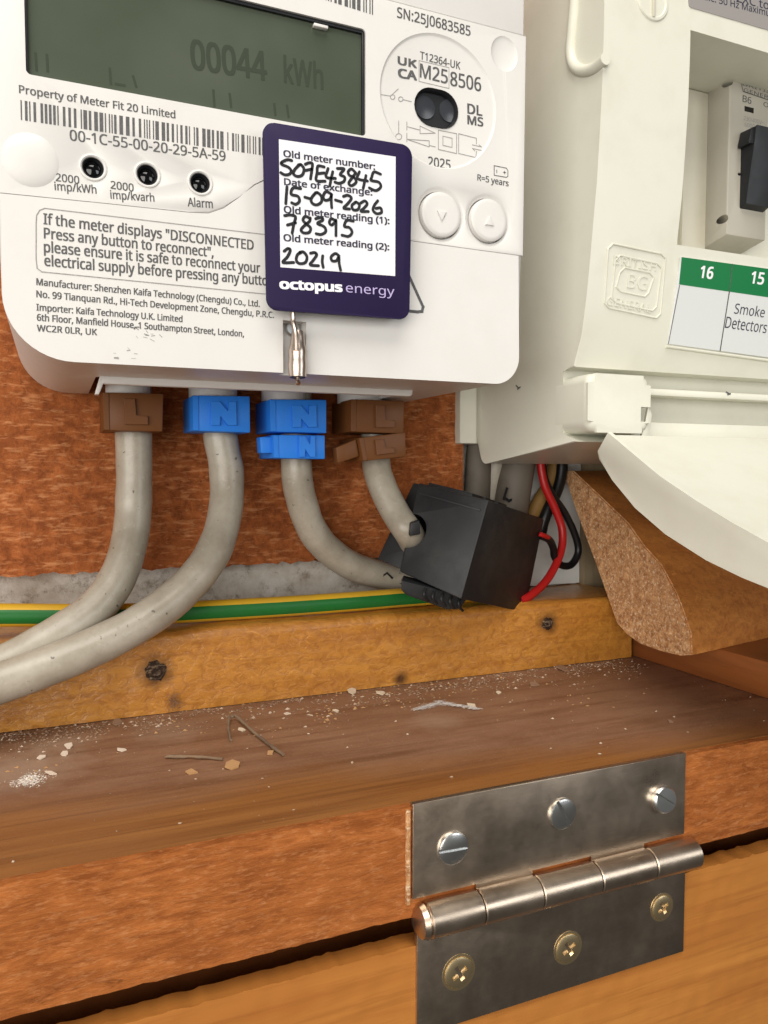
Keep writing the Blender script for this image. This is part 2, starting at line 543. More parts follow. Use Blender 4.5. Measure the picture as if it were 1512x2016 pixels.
def smooth_path(pts, n=8):
    pts = [Vector(p) for p in pts]
    q = [pts[0] * 2 - pts[1]] + pts + [pts[-1] * 2 - pts[-2]]
    out = []
    for i in range(1, len(q) - 2):
        p0, p1, p2, p3 = q[i - 1:i + 3]
        for k in range(n):
            t = k / n
            out.append(0.5 * ((2 * p1) + (p2 - p0) * t + (2 * p0 - 5 * p1 + 4 * p2 - p3) * t * t + (3 * p1 - p0 - 3 * p2 + p3) * t ** 3))
    out.append(pts[-1])
    return out

def add_tube(bm, path, r, seg=20, caps=True, rfun=None, a0=0.0, a1=None):
    """Tube round a path; with a1 an open strip of it (stripe) between two angles."""
    rings = []
    up = Vector((0, -1, 0.001))
    full = a1 is None
    m = seg if full else seg + 1
    n = len(path)
    for i, p in enumerate(path):
        t = (path[min(i + 1, n - 1)] - path[max(i - 1, 0)]).normalized()
        s = t.cross(up)
        if s.length < 1e-4:
            s = t.cross(Vector((0, 0, 1)))
        s.normalize()
        u = s.cross(t).normalized()
        up = u
        rr = r if rfun is None else r * rfun(i / (n - 1))
        ring = []
        for k in range(m):
            ang = a0 + ((2 * math.pi) if full else (a1 - a0)) * k / seg
            ring.append(bm.verts.new(p + (u * math.cos(ang) + s * math.sin(ang)) * rr))
        rings.append(ring)
    for a, b in zip(rings, rings[1:]):
        for k in range(seg):
            bm.faces.new((a[k], a[(k + 1) % m], b[(k + 1) % m], b[k]))
    if caps and full:
        bm.faces.new(rings[0][::-1])
        bm.faces.new(rings[-1])

def add_lathe(bm, prof, c, axis=Vector((0, -1, 0)), seg=32, sx=1.0):
    """Profile [(radius, height along axis)] turned about an axis through c."""
    axis = Vector(axis).normalized()
    a = Vector((1, 0, 0)) if abs(axis.x) < 0.8 else Vector((0, 0, 1))
    u = (a - axis * a.dot(axis)).normalized()
    v = axis.cross(u)
    rings = []
    for r, h in prof:
        if r < 1e-6:
            rings.append([bm.verts.new(c + axis * h)])
        else:
            rings.append([bm.verts.new(c + axis * h + u * r * sx * math.cos(2 * math.pi * k / seg) + v * r * math.sin(2 * math.pi * k / seg)) for k in range(seg)])
    for A, B in zip(rings, rings[1:]):
        for k in range(seg):
            k2 = (k + 1) % seg
            if len(A) == 1 and len(B) == 1:
                continue
            if len(A) == 1:
                bm.faces.new((A[0], B[k], B[k2]))
            elif len(B) == 1:
                bm.faces.new((A[k], A[k2], B[0]))
            else:
                bm.faces.new((A[k], A[k2], B[k2], B[k]))
    if len(rings[0]) > 1:
        bm.faces.new(rings[0][::-1])
    if len(rings[-1]) > 1:
        bm.faces.new(rings[-1])

def add_ribbon(bm, pts, width, n):
    """Printed line: flat strips with square joints lying on a surface whose normal is n."""
    for a, b in zip(pts, pts[1:]):
        d = (b - a)
        if d.length < 1e-6:
            continue
        d.normalize()
        s = d.cross(n).normalized() * width / 2
        e = d * width * 0.45
        bm.faces.new([bm.verts.new(x) for x in (a - e - s, b + e - s, b + e + s, a - e + s)])

def plines(bm, plane, lines, width, off=0.06):
    for k, l in enumerate(lines):
        for i, (a, b) in enumerate(zip(l, l[1:])):
            o = off + 0.0015 * ((k * 5 + i) % 9)
            add_ribbon(bm, [plane.at(*a, o), plane.at(*b, o)], width, plane.n)

# ------------------------------------------------------------------ lettering
_txt = {}
try:                                        # the sans serif face that ships inside Blender
    import os
    SANS = bpy.data.fonts.load(os.path.join(bpy.utils.resource_path('LOCAL'), 'datafiles', 'fonts', 'NotoSansHebrew-Regular.woff2'))
except Exception:
    SANS = None
def text_geo(s, bold):
    key = s
    if key not in _txt:
        cu = bpy.data.curves.new('lettering', 'FONT')
        cu.body = s
        if SANS:
            cu.font = SANS
        cu.size = 1
        cu.resolution_u = 3
        cu.fill_mode = 'FRONT'
        o = bpy.data.objects.new('lettering', cu)
        COL.objects.link(o)
        bpy.context.view_layer.update()
        me = bpy.data.meshes.new_from_object(o.evaluated_get(bpy.context.evaluated_depsgraph_get()))
        vs = [v.co.to_2d() for v in me.vertices]
        fs = [tuple(p.vertices) for p in me.polygons]
        bpy.data.objects.remove(o)
        bpy.data.curves.remove(cu)
        bpy.data.meshes.remove(me)
        _txt[key] = (vs, fs)
    return _txt[key]
CAP = None
def v_len(p, plane, cap): return cap
def add_text(bm, s, p0, p1, cap, plane, off=0.06, bold=0.0, depth=0.0):
    """Letters set between two baseline pixels with a cap height in pixels, lying on a plane."""
    global CAP
    if CAP is None:
        CAP = max(v.y for v in text_geo('H', 0.0)[0])
    vs, fs = text_geo(s, bold)
    x0, x1 = min(v.x for v in vs), max(v.x for v in vs)
    P0, P1 = plane.at(*p0, off), plane.at(*p1, off)
    u = P1 - P0
    wid = u.length
    u.normalize()
    mid = ((p0[0] + p1[0]) / 2, (p0[1] + p1[1]) / 2)
    up = plane.at(mid[0], mid[1] - cap, off) - plane.at(*mid, off)
    v = up - u * up.dot(u)
    sy = v.length / CAP
    v.normalize()
    sx = wid / max(x1 - x0, 1e-6)
    # heavier weights: the same letters printed again a hair's breadth to each side
    shifts = [(0, 0)] if bold <= 0 else [(0, 0), (bold, bold * .6), (-bold, bold * .6), (bold, -bold * .6), (-bold, -bold * .6)]
    for k, (ax, ay) in enumerate(shifts):
        lift = plane.n * (0.002 * k)
        nv = [bm.verts.new(P0 + u * (q.x - x0) * sx + v * q.y * sy + (u * ax + v * ay) * v_len(P0, plane, CAP * sy) + lift) for q in vs]
        for f in fs:
            try:
                bm.faces.new([nv[i] for i in f])
            except ValueError:
                pass
    if depth:
        r = bmesh.ops.extrude_face_region(bm, geom=[f for f in bm.faces])
        for q in r['geom']:
            if isinstance(q, bmesh.types.BMVert):
                q.co += plane.n * depth

def text_obj(name, items, plane, mat, parent, off=0.06, bold=0.0, lines=(), lw=0.25):
    bm = NB()
    for it in items:
        s, p0, p1, cap = it[:4]
        add_text(bm, s, p0, p1, cap, plane, off, it[4] if len(it) > 4 else bold)
    plines(bm, plane, lines, lw, off)
    return obj(name, bm, mat, parent, smooth=False, fix=False)

def rough_sheet(bm, x0, x1, z0, z1, y_front, y_back, cell, amp, edge_amp=0.0, seed=0, axis='y'):
    """Board standing in XZ whose front is a fine grid pushed in and out by noise, with uneven edges."""
    nx, nz = max(2, int((x1 - x0) / cell)), max(2, int((z1 - z0) / cell))
    g = []
    for j in range(nz + 1):
        row = []
        for i in range(nx + 1):
            x, z = x0 + (x1 - x0) * i / nx, z0 + (z1 - z0) * j / nz
            d = noise.fractal(Vector((x * .23, z * .23, seed)), 0.8, 2.2, 4) * amp
            zz = z
            if j == 0:
                zz += noise.fractal(Vector((x * .35, 3.1, seed)), 0.7, 2.2, 4) * edge_amp
            if j == nz:
                zz += noise.fractal(Vector((x * .35, 9.1, seed)), 0.7, 2.2, 4) * edge_amp
            row.append(bm.verts.new((x, y_front + d, zz)))
        g.append(row)
    for j in range(nz):
        for i in range(nx):
            bm.faces.new((g[j][i], g[j][i + 1], g[j + 1][i + 1], g[j + 1][i]))
    rim = g[0] + [r[-1] for r in g[1:]] + g[-1][-2::-1] + [r[0] for r in g[-2:0:-1]]
    back = [bm.verts.new((v.co.x, y_back, v.co.z)) for v in rim]
    n = len(rim)
    for i in range(n):
        bm.faces.new((rim[(i + 1) % n], rim[i], back[i], back[(i + 1) % n]))
    bm.faces.new(back)

def stain(mat, c, rad, col, amt):
    nt = mat.node_tree
    p = nt.nodes['Principled BSDF']
    old = p.inputs['Base Color'].links[0].from_socket
    tc = nd(nt, 'ShaderNodeTexCoord')
    wob = nd(nt, 'ShaderNodeTexNoise')
    wob.inputs['Scale'].default_value = 260
    wob.inputs['Detail'].default_value = 4
    nt.links.new(tc.outputs['Object'], wob.inputs['Vector'])
    dv = nd(nt, 'ShaderNodeVectorMath', operation='DISTANCE')
    nt.links.new(tc.outputs['Object'], dv.inputs[0])
    dv.inputs[1].default_value = c
    ad = nd(nt, 'ShaderNodeMath', operation='MULTIPLY_ADD')
    nt.links.new(wob.outputs['Fac'], ad.inputs[0])
    ad.inputs[1].default_value = rad * 1.1
    nt.links.new(dv.outputs['Value'], ad.inputs[2])
    mr = nd(nt, 'ShaderNodeMapRange')
    mr.inputs['From Min'].default_value = rad * .9
    mr.inputs['From Max'].default_value = rad * 1.9
    mr.inputs['To Min'].default_value = amt
    mr.inputs['To Max'].default_value = 0
    nt.links.new(ad.outputs[0], mr.inputs['Value'])
    nt.links.new(mix(nt, mr.outputs['Result'], old, (*col, 1)), p.inputs['Base Color'])

# ================================================================== SETTING
Y_SHELF_FRONT = -109
Z_SHELF = pt(0, 1745, Y_SHELF_FRONT).z
bm = NB()
add_box(bm, -160, 420, 9, 60, -160, 260)
wall = obj('wall', bm, M['plaster'])
tag(wall, 'grey old plaster wall behind the boards', kind='structure')

# ------------------------------------------------------------------ backboard
zb0 = pt(350, 1118, 0).z
xb1 = pt(912, 860, 0).x
bm = NB()
rough_sheet(bm, -130, xb1, zb0, 210, 0, 8.9, 1.5, 0.35, 1.2, 4)
o = obj('backboard', bm, M['hardboard'])
tag(o, 'orange brown hardboard panel fixed to the wall behind the meter', 'board')

# white plaster patch and small strip right of the clamp
bm = NB()
a = pt(1040, 960, 6)
rough_sheet(bm, a.x, pt(1146, 1100, 6).x, pt(1100, 1150, 6).z, 30, 6, 8.9, 3, 0.3, 0.6, 8)
o = obj('plaster_patch', bm, M['plaster_white'])
tag(o, 'white painted plaster patch behind the red and black wire loop', 'plaster')
bm = NB()
add_box(bm, pt(1147, 1100, 4).x, pt(1220, 1100, 4).x, 3, 8.9, pt(1150, 1175, 4).z, 30, 0.4)
o = obj('timber_strip', bm, M['strip'])
tag(o, 'narrow greyish timber strip upright between white plaster and cut moulding', 'timber')

# ------------------------------------------------------------------ batten
YB = -25
zt = pt(600, 1222, YB).z
zbm = Z_SHELF
bm = NB()
x0, x1 = -140, 197
def batten_r(bm):
    nx, prof = 230, []
    r = 3.0
    H = zt - zbm
    pr = [(YB, zbm + 0.2)]
    for k in range(16):
        pr.append((YB, zbm + 0.2 + (H - r) * (k + 1) / 17))
    for k in range(7):
        t = math.pi / 2 * k / 6
        pr.append((YB + r - r * math.cos(t), zt - r + r * math.sin(t)))
    pr += [(YB + 14, zt + .3), (8.5, zt)]
    rings = []
    for i in range(nx + 1):
        x = x0 + (x1 - x0) * i / nx
        ring = []
        for (y, z) in pr:
            d = noise.fractal(Vector((x * .20, z * .26, y * .2)), 0.8, 2.1, 4) * 0.28
            d2 = noise.noise(Vector((x * .03, 0, 4))) * 0.5
            ring.append(bm.verts.new((x, y + (d if y < 0 else 0), z + (d * .7 + d2 if z > zt - 2 else 0))))
        ring += [bm.verts.new((x, 8.5, zbm + 0.2))]
        rings.append(ring)
    m = len(rings[0])
    for A, B in zip(rings, rings[1:]):
        for k in range(m):
            bm.faces.new((A[k], A[(k + 1) % m], B[(k + 1) % m], B[k]))
    bm.faces.new(rings[0]); bm.faces.new(rings[-1][::-1])
batten_r(bm)
batten = obj('timber_batten', bm, M['batten'])
tag(batten, 'yellow brown varnished timber batten along the back of the shelf', 'batten')
for (px, py, rr_) in ((306, 1322, 4.6), (1078, 1228, 3.8), (790, 1336, 2.6)):
    stain(M['batten'], (pt(px, py, YB) - ROOT['timber_batten']) * S, rr_ * S, (0.05, 0.018, 0.006), .9)
# knots / nail holes with a dark crumbly rim
M['knot'] = fibre('dark_knot', (0.018, 0.010, 0.006), (0.06, 0.03, 0.014), (0.36, 0.26, 0.17), 0.9, (1, 1, 1), 0.8, 0.5, 0.3, 0.9)
for (px, py, r, lab) in ((306, 1322, 3.5, 'dark crumbly knot beside the thick cables'), (1078, 1228, 2.6, 'small dark nail hole below the black clamp')):
    c = pt(px, py, YB - 0.1)
    bm = NB()
    rr = random.Random(px)
    rings = []
    for k, (f, h) in enumerate(((.9, -.1), (0.74, 0.35), (0.58, 0.0), (0.4, 0.35), (0.2, 0.0))):
        rings.append([bm.verts.new(c + Vector((math.cos(t) * r * f * rr.uniform(.8, 1.15), -h - rr.uniform(-.1, .25), math.sin(t) * r * f * rr.uniform(.75, 1.1)))) for t in [2 * math.pi * q / 18 for q in range(18)]])
    for A, B in zip(rings, rings[1:]):
        for q in range(18):
            bm.faces.new((A[q], A[(q + 1) % 18], B[(q + 1) % 18], B[q]))
    bm.faces.new(rings[-1])
    o = obj('knot', bm, M['knot'], batten)
    o['label'] = lab
# ------------------------------------------------------------------ shelf
bm = NB()
r = 1.2
pr = [(Y_SHELF_FRONT + .6, Z_SHELF - 22)]
z_fb = pt(0, 2012, Y_SHELF_FRONT).z
bm = NB()
add_box(bm, -160, 300, Y_SHELF_FRONT + 2.6, 9, z_fb + 1, Z_SHELF, 0.0)
shelf = obj('shelf', bm, shelf_mat(0 * Y_SHELF_FRONT + (Y_SHELF_FRONT - (Y_SHELF_FRONT + 11.6) / 2)), fix=True)
for (px, py, rr_, am) in ((40, 1515, 13, .5), (120, 1462, 8, .4), (860, 1420, 7, .3), (330, 1440, 9, .3)):
    stain(shelf.data.materials[0], (ptz(px, py, Z_SHELF) - ROOT['shelf']) * S, rr_ * S, (0.43, 0.30, 0.215), am)
tag(shelf, 'dusty brown wooden shelf below the cables', 'shelf')
# sawn fascia on the shelf edge, with a gap cut for the hinge leaf
bm = NB()
rough_sheet(bm, -160, 300, z_fb, Z_SHELF - 0.05, Y_SHELF_FRONT + 0.4, Y_SHELF_FRONT + 2.6, 1.2, 0.22, 0.18, 13)
o = obj('front_edge', bm, M['fascia'], shelf)
o['label'] = 'rough reddish sawn front edge of the shelf'
# ------------------------------------------------------------------ door below and dark backing added in the gap
zd_top = pt(400, 1960, Y_SHELF_FRONT).z + 0
zd = pt(820, 1860, Y_SHELF_FRONT).z
bm = NB()
rough_sheet(bm, -160, 300, zd - 80, zd - 0.3, Y_SHELF_FRONT + 0.2, Y_SHELF_FRONT + 5.0, 1.3, 0.16, 0.45, 21)
o = obj('cupboard_door', bm, M['door'])
tag(o, 'orange brown timber door hanging under the shelf on the steel hinge', 'door')
bm = NB()
add_box(bm, -160, 300, Y_SHELF_FRONT + 20, 9, zd - 80, z_fb + 0.8)  # added board that gives the gap its dark brown shade
o = obj('gap_backing', bm, M['upstand'])
tag(o, 'dark timber backing added inside the gap between shelf and door', 'timber')

# ------------------------------------------------------------------ side upstand and moulding offcut
XU = 199
bm = NB()
add_box(bm, XU, 300, -150, 8, Z_SHELF + .1, Z_SHELF + 11.5, 0.5)
o = obj('side_upstand', bm, M['upstand'])
tag(o, 'low dark brown board on the shelf under the cut moulding', 'timber')
XM = 184
prof_px = [(1108, 927), (1131, 1000), (1151, 1054), (1172, 1110), (1193, 1170), (1214, 1228), (1234, 1250), (1258, 1267), (1300, 1282), (1338, 1291), (1362, 1290),
           (1360, 1246), (1346, 1204), (1331, 1166), (1302, 1112), (1268, 1074), (1235, 1028), (1172, 968), (1128, 927)]
front = []
for (px, py) in prof_px:
    front.append(ptx(px, py, XM))
front = [Vector((p.x, min(p.y, 2.5), p.z)) for p in front]
# first back corner sits against the wall; front upper corner is the top face
dirv = Vector((math.cos(math.radians(11.6)), math.sin(math.radians(11.6)), 0))
bm = NB()
L = 62
# end face as an uneven cut, subdivided
a = [bm.verts.new(p) for p in front]
back_p = [p + dirv * L for p in front]
b = [bm.verts.new(p) for p in back_p]
n = len(a)
ef = bm.faces.new(a)
bm.faces.new(b[::-1])
sides = []
for i in range(n):
    sides.append(bm.faces.new((a[i], b[i], b[(i + 1) % n], a[(i + 1) % n])))
bmesh.ops.recalc_face_normals(bm, faces=bm.faces[:])
bmesh.ops.bevel(bm, geom=list(ef.edges), offset=0.5, segments=2, affect='EDGES')
mo = obj('moulding_offcut', bm, M['moulding'])
mo.data.materials.append(M['chip_end'])
for f in mo.data.polygons:
    if f.normal.x < -0.6:
        f.material_index = 1
tag(mo, 'cut length of brown wooden moulding with a rough sawn end below the white flap', 'moulding')

# ================================================================== ELECTRICITY METER
YM = -72
FM = PY(YM)
xl = pt(-9, 300, YM).x
xr = pt(1034, 300, YM).x
zbot = pt(500, 731, YM).z
ztop = 150
meter = thing('electricity_meter', ((xl + xr) / 2, -36, zbot), 'white smart electricity meter with dark green display above the cables', 'meter')
# terminal cover: seam outline from the photograph
seamL = [xz(x, y, YM) for x, y in ((-60, 373), (0, 379), (200, 399), (370, 417), (410, 419), (440, 409), (470, 388), (500, 362), (525, 350), (560, 349))]
seamL[0] = (seamL[0][0], seamL[1][1])
zs_l = seamL[0][1]
seamR = [xz(x, y, YM) for x, y in ((740, 462), (820, 475), (930, 490), (1024, 503))]
gap = 0.14
lower = [(xl, zbot), (xr - .8, zbot), (xr - .3, seamR[-1][1] - gap)]
low_outline = round_poly([(xl, zbot), (xr - 0.9, zbot)], 0)  # placeholder
pts2 = [(xl, seamL[0][1] - gap)] + [(x, z - gap) for x, z in seamL[1:]] + [(x, z - gap) for x, z in seamR[:-1]] + [(xr - 0.3, seamR[-1][1] - gap)]
corners = round_poly([(xl, zs_l), (xl + 0.8, zbot), (xr - 1.6, zbot), (xr - .3, seamR[-1][1])], [0, 13.5, 7.5, 0], 12)
low_poly = corners[1:-1] + [(xr - 0.3, seamR[-1][1] - gap)] + pts2[::-1][1:]
def taper(poly, y, k):
    cx = (xl + xr) / 2
    return [Vector((cx + (x - cx) * k, y, z)) for x, z in poly]
bm = NB()
add_poly_prism(bm, [Vector((x, YM, z)) for x, z in low_poly], [Vector((x, -1.2, z)) for x, z in low_poly], 1.5, 4,
               lambda e: min(v.co.z for v in e.verts) > seamR[-1][1] - 2.5 and not all(abs(v.co.x - xl) < .6 for v in e.verts))
tcover = obj('terminal_cover', bm, M['meter_white'], meter)
# recess behind the lip for the cable entries
lx0, lx1 = pt(200, 760, -48).x, pt(812, 770, -48).x
z_under = zbot
bmc = NB()
add_box(bmc, lx0 - 1.2, lx1 + 1.5, -46.0, 5, zbot - 5, zbot + 22)
# seal screw channel
cA, cB = pt(557, 640, YM), pt(606, 700, YM)
bmc2 = NB()
add_box(bmc2, cA.x, cB.x - .4, YM - 5, YM + 4.5, zbot - 3, pt(580, 632, YM).z, 0.0)
cut(tcover, [bmc, bmc2])
# lip plate
zl1, zl0 = pt(500, 751, -48).z, pt(500, 768, -48).z
bm = NB()
lp = round_poly([(lx0, zl0), (lx1, zl0 + .1), (lx1 + .3, zl1 + .4), (lx0 + .2, zl1 + .4)], [0.6, 1.0, 0, 0], 4)
add_xz_prism(bm, lp, -48, -46.2, 0.35)
add_xz_prism(bm, round_poly([(lx0 - 1.6, zl0 - 2.6), (lx0 - .6, zl0 - 2.6), (lx0 + 1.3, zl1), (lx0 - .2, zl1)], .2, 2), -47.9, -45, 0.2)
obj('cover_lip', bm, M['meter_white'], meter)
# terminal block seen inside the recess
bm = NB()
add_box(bm, lx0 - 1.0, lx1 + 1.3, -45.5, 4, zbot + 14, zbot + 21.9)
obj('terminal_block', bm, M['meter_white'], meter)

# upper front panel
topseam = [xz(x, y, YM) for x, y in ((640, -35), (770, 0), (1036, 70))]
sl = (topseam[2][1] - topseam[1][1]) / (topseam[2][0] - topseam[1][0])
ztp = topseam[2][1]
up_poly = [(xl, seamL[0][1])] + seamL[1:] + seamR[:-1] + [(xr - 0.3, seamR[-1][1]), (xr, ztp - gap), (xl, ztp - gap)]
bm = NB()
add_poly_prism(bm, [Vector((x, YM, z)) for x, z in up_poly], [Vector((x, -10, z)) for x, z in up_poly], 0.3, 2)
panel = obj('front_panel', bm, M['meter_white'], meter)
cuts = []
# display opening
dsp = [xz(53, 152, YM), xz(720, 263, YM), xz(716, 57, YM)]
dz1 = dsp[2][1]
dx0, dx1, dz0 = xz(50, 100, YM)[0], dsp[1][0], dsp[1][1]
dz0 = (xz(53, 152, YM)[1] + xz(720, 263, YM)[1]) / 2
bmc = NB()
add_xz_prism(bmc, round_poly([(dx0, dz0), (dx1, dz0), (dx1, dz1), (dx0, dz1)], 1.0, 4), YM - 3, YM + 2.2)
cuts.append(bmc)
# optical disc recess
oc = pt(866, 200, YM)
orad = abs(pt(866, 70, YM).z - pt(866, 332, YM).z) / 2
bmc = NB()
add_lathe(bmc, [(orad - .55, -.45), (orad - .3, -.4), (orad + 0.15, 0.02), (orad + .15, 3)], oc, seg=72)
cuts.append(bmc)
# optical port hole
ph = (abs(pt(860, 174, YM).z - pt(860, 250, YM).z)) / 2
pl, prr = pt(817, 205, YM).x, pt(903, 218, YM).x
pz = pt(860, 212, YM).z
def stadium(x0, x1, z, h, seg=10):
    out = []
    for k in range(seg + 1):
        t = -math.pi / 2 + math.pi * k / seg
        out.append((x1 - h + h * math.cos(t), z + h * math.sin(t)))
    for k in range(seg + 1):
        t = math.pi / 2 + math.pi * k / seg
        out.append((x0 + h + h * math.cos(t), z + h * math.sin(t)))
    return out
bmc = NB()
add_xz_prism(bmc, stadium(pl, prr, pz, ph), YM - 3, YM + 2.6)
cuts.append(bmc)
leds = [(183, 330), (290, 344), (394, 360)]
lr = 2.1
for (x, y) in leds:
    bmc = NB()
    add_lathe(bmc, [(lr * .98, -2.0), (lr * 1.0, -.3), (lr * 1.25, 0.01), (lr * 1.25, 2)], pt(x, y, YM), seg=28)
    cuts.append(bmc)
# thumb dimple at the right
bmc = NB()
dc = pt(993, 106, YM)
bmesh.ops.create_uvsphere(bmc, u_segments=40, v_segments=24, radius=1)
for v in bmc.verts:
    v.co = dc + Vector((v.co.x * 4.2, v.co.y * 1.0 - .25, v.co.z * 4.6))
cuts.append(bmc)
btn = [(868, 423), (962, 434)]
bz = pt(868, 423, YM)
br = [abs(pt(868, 378, YM).z - pt(868, 467, YM).z) / 2, abs(pt(962, 392, YM).z - pt(962, 476, YM).z) / 2]
for (x, y), r in zip(btn, br):
    bmc = NB()
    add_lathe(bmc, [(r + .30, -2.4), (r + .32, -.8), (r + 1.0, -.30), (r + 1.5, 0.01), (r + 1.5, 2)], pt(x, y, YM), seg=56)
    cuts.append(bmc)
for c in cuts:
    cut(panel, [c])
# top cover above the seam
bm = NB()
add_poly_prism(bm, [Vector((x, YM + .3, z)) for x, z in ((xl, ztp + .1), (xr - .5, ztp + .1), (xr - 0.5, ztop), (xl, ztop))],
               [Vector((x, -10, z)) for x, z in ((xl, ztp + .1), (xr - .5, ztp + .1), (xr - 0.5, ztop), (xl, ztop))], 0.5, 2)
obj('top_cover', bm, M['meter_white'], meter)
# dark backing in the seams
bm = NB()
add_box(bm, xl + 1.2, xr - 1.4, YM + 5.2, -12, zbot + 24, ztop - 1)
obj('inner_case', bm, M['meter_gap'], meter)
# display
bm = NB()
add_box(bm, dx0 + .02, dx1 - .02, YM + 1.3, YM + 2.1, dz0 + .02, dz1 - .02)
lcd = obj('display', bm, M['lcd'], meter)
bm = NB()
LP = PY(YM + 1.3)
add_text(bm, '00044', (378, 135), (525, 158), 56, LP, 0.05, 0.03)
add_text(bm, 'kWh', (560, 162), (636, 176), 50, LP, 0.05, 0.02)
obj('digits', bm, M['lcd_ink'], lcd, smooth=False, fix=False)
bm = NB()
plines(bm, LP, [[(70, 105), (72, 138)], [(92, 108), (94, 140)], [(216, 135), (218, 165)], [(228, 165), (245, 168)], [(262, 150), (268, 170)],
                [(420, 178), (422, 208)], [(452, 185), (455, 210)], [(540, 205), (542, 226)], [(565, 208), (568, 230)]], 0.5, 0.05)
obj('small_segments', bm, M['lcd_ink'], lcd, smooth=False, fix=False)
# thin dark frame inside the opening and the clip at its top
bm = NB()
fx = 0.75
for (a0, a1, b0, b1) in ((dx1 - fx, dx1 - .05, dz0 + .05, dz1 - .05), (dx0 + .05, dx0 + .45, dz0 + .05, dz1 - .05)):
    add_box(bm, a0, a1, YM + .45, YM + 1.29, b0, b1, 0.1)
add_box(bm, dx0 + .46, dx1 - fx - .01, YM + .45, YM + 1.29, dz1 - .8, dz1 - .06, 0.1)
obj('display_frame', bm, M['black'], lcd)
ca, cb = pt(618, 40, YM), pt(646, 57, YM)
bm = NB()
add_box(bm, ca.x, cb.x, YM - .1, YM + 1.2, cb.z, ca.z - .5, 0.15)
obj('clip', bm, M['meter_white'], meter)
# optical port
bm = NB()
add_xz_prism(bm, stadium(pl + .03, prr - .03, pz, ph - .03), YM + 1.9, YM + 2.55)
port = obj('optical_port', bm, M['black'], meter)
bm = NB()
st_o, st_i = stadium(pl + .0, prr, pz, ph, 14), stadium(pl + .55, prr - .55, pz, ph - .55, 14)
vo = [bm.verts.new((x, YM - .25 + .45, z)) for x, z in st_o]
vi = [bm.verts.new((x, YM + 1.0, z)) for x, z in st_i]
vb = [bm.verts.new((x, YM + 1.88, z)) for x, z in st_i]
for A, B in ((vo, vi), (vi, vb)):
    for k in range(len(A)):
        k2 = (k + 1) % len(A)
        bm.faces.new((A[k], A[k2], B[k2], B[k]))
obj('port_wall', bm, M['black'], port)
for (x, y) in ((836, 212), (884, 219)):
    bm = NB()
    add_lathe(bm, [(ph * .62, 0), (ph * .60, .25), (ph * .3, .5), (0, .55)], pt(x, y, YM + 1.85), seg=24)
    obj('port_lens', bm, M['lens_grey'], port)
# indicator lamps
for (x, y) in leds:
    c = pt(x, y, YM)
    bm = NB()
    add_lathe(bm, [(lr * .95, -1.9), (lr * .95, -1.3), (lr * .7, -.95), (lr * .62, -1.15), (lr * .35, -.95), (0, -.85)], c, seg=26)
    obj('indicator_lamp', bm, M['lens'], meter)
    bm = NB()
    add_lathe(bm, [(lr * 1.0, -1.6), (lr * 1.0, -.02), (lr * .98, .0), (lr * .80, -.75), (lr * .80, -1.6)], c, seg=26)
    obj('lamp_surround', bm, M['black'], meter)
    bm = NB()
    ring = []
    add_lathe(bm, [(lr * 1.36, 0.0), (lr * 1.32, .22), (lr * 1.2, .3), (lr * 1.08, .12), (lr * 1.02, -.3)], c, seg=30)
    for f in [f for f in bm.faces if len(f.verts) > 4]:
        bm.faces.remove(f)
    obj('lamp_rim', bm, M['meter_white'], meter)
# round sealing cap at the left
c = pt(60, 315, YM)
bm = NB()
add_lathe(bm, [(5.5, -.3), (5.45, .0), (5.2, .12), (4.6, .36), (3.4, .62), (2.0, .76), (0, .82)], c, seg=48)
obj('sealing_cap', bm, M['meter_white'], meter)
# buttons
for k, ((x, y), r) in enumerate(zip(btn, br)):
    c = pt(x, y, YM)
    bm = NB()
    add_lathe(bm, [(r, -2.3), (r, .05), (r - .12, .35), (r - .55, .62), (r - 1.2, .66), (r * .4, .74), (0, .76)], c, seg=56)
    b = obj('button', bm, M['meter_white'], meter)
    b['label'] = 'round button with a small raised %s arrow' % ('down' if k == 0 else 'up')
    s = 1 if k == 0 else -1
    bm = NB()
    t = 1.35
    q = PY(c.y - .68).at(x + 1, y + 2)
    add_xz_prism(bm, [(q.x - t, q.z + s * t * .8), (q.x + t, q.z + s * t * .8), (q.x, q.z - s * t)], c.y - 1.15, c.y - .5, 0.2)
    obj('arrow', bm, M['meter_white'], b)

# ---- printing on the meter
text_obj('owner_text', [('Property of Meter Fit 20 Limited', (38, 183), (345, 233), 15)], FM, M['ink'], meter, bold=0.03)
def barcode(name, p0, p1, h, rng, parent, n=64):
    bm = NB()
    P0, P1 = FM.at(*p0, .06), FM.at(*p1, .06)
    upz = FM.at(p0[0], p0[1] - h, .06).z - P0.z
    ws = [rng.choice((1, 1, 1, 2, 2, 3)) for _ in range(n * 2)]
    tot = sum(ws)
    x = 0
    for i, wd in enumerate(ws):
        if i % 2 == 0:
            a = P0.lerp(P1, x / tot); b = P0.lerp(P1, (x + wd * .92) / tot)
            zz = Vector((0, 0, upz))
            bm.faces.new([bm.verts.new(q) for q in (a, b, b + zz, a + zz)])
        x += wd
    return obj(name, bm, M['ink'], parent, smooth=False, fix=False)
barcode('barcode', (41, 236), (560, 312), 39, random.Random(3), meter, 60)
barcode('barcode', (520, -38), (737, 30), 45, random.Random(9), meter, 26)
text_obj('address_number', [('00-1C-55-00-20-29-5A-59', (138, 276), (444, 317), 20)], FM, M['ink'], meter, bold=0.022)
text_obj('serial_number', [('SN:25J0683585', (782, 34), (926, 71), 20)], FM, M['ink'], meter, bold=0.022)
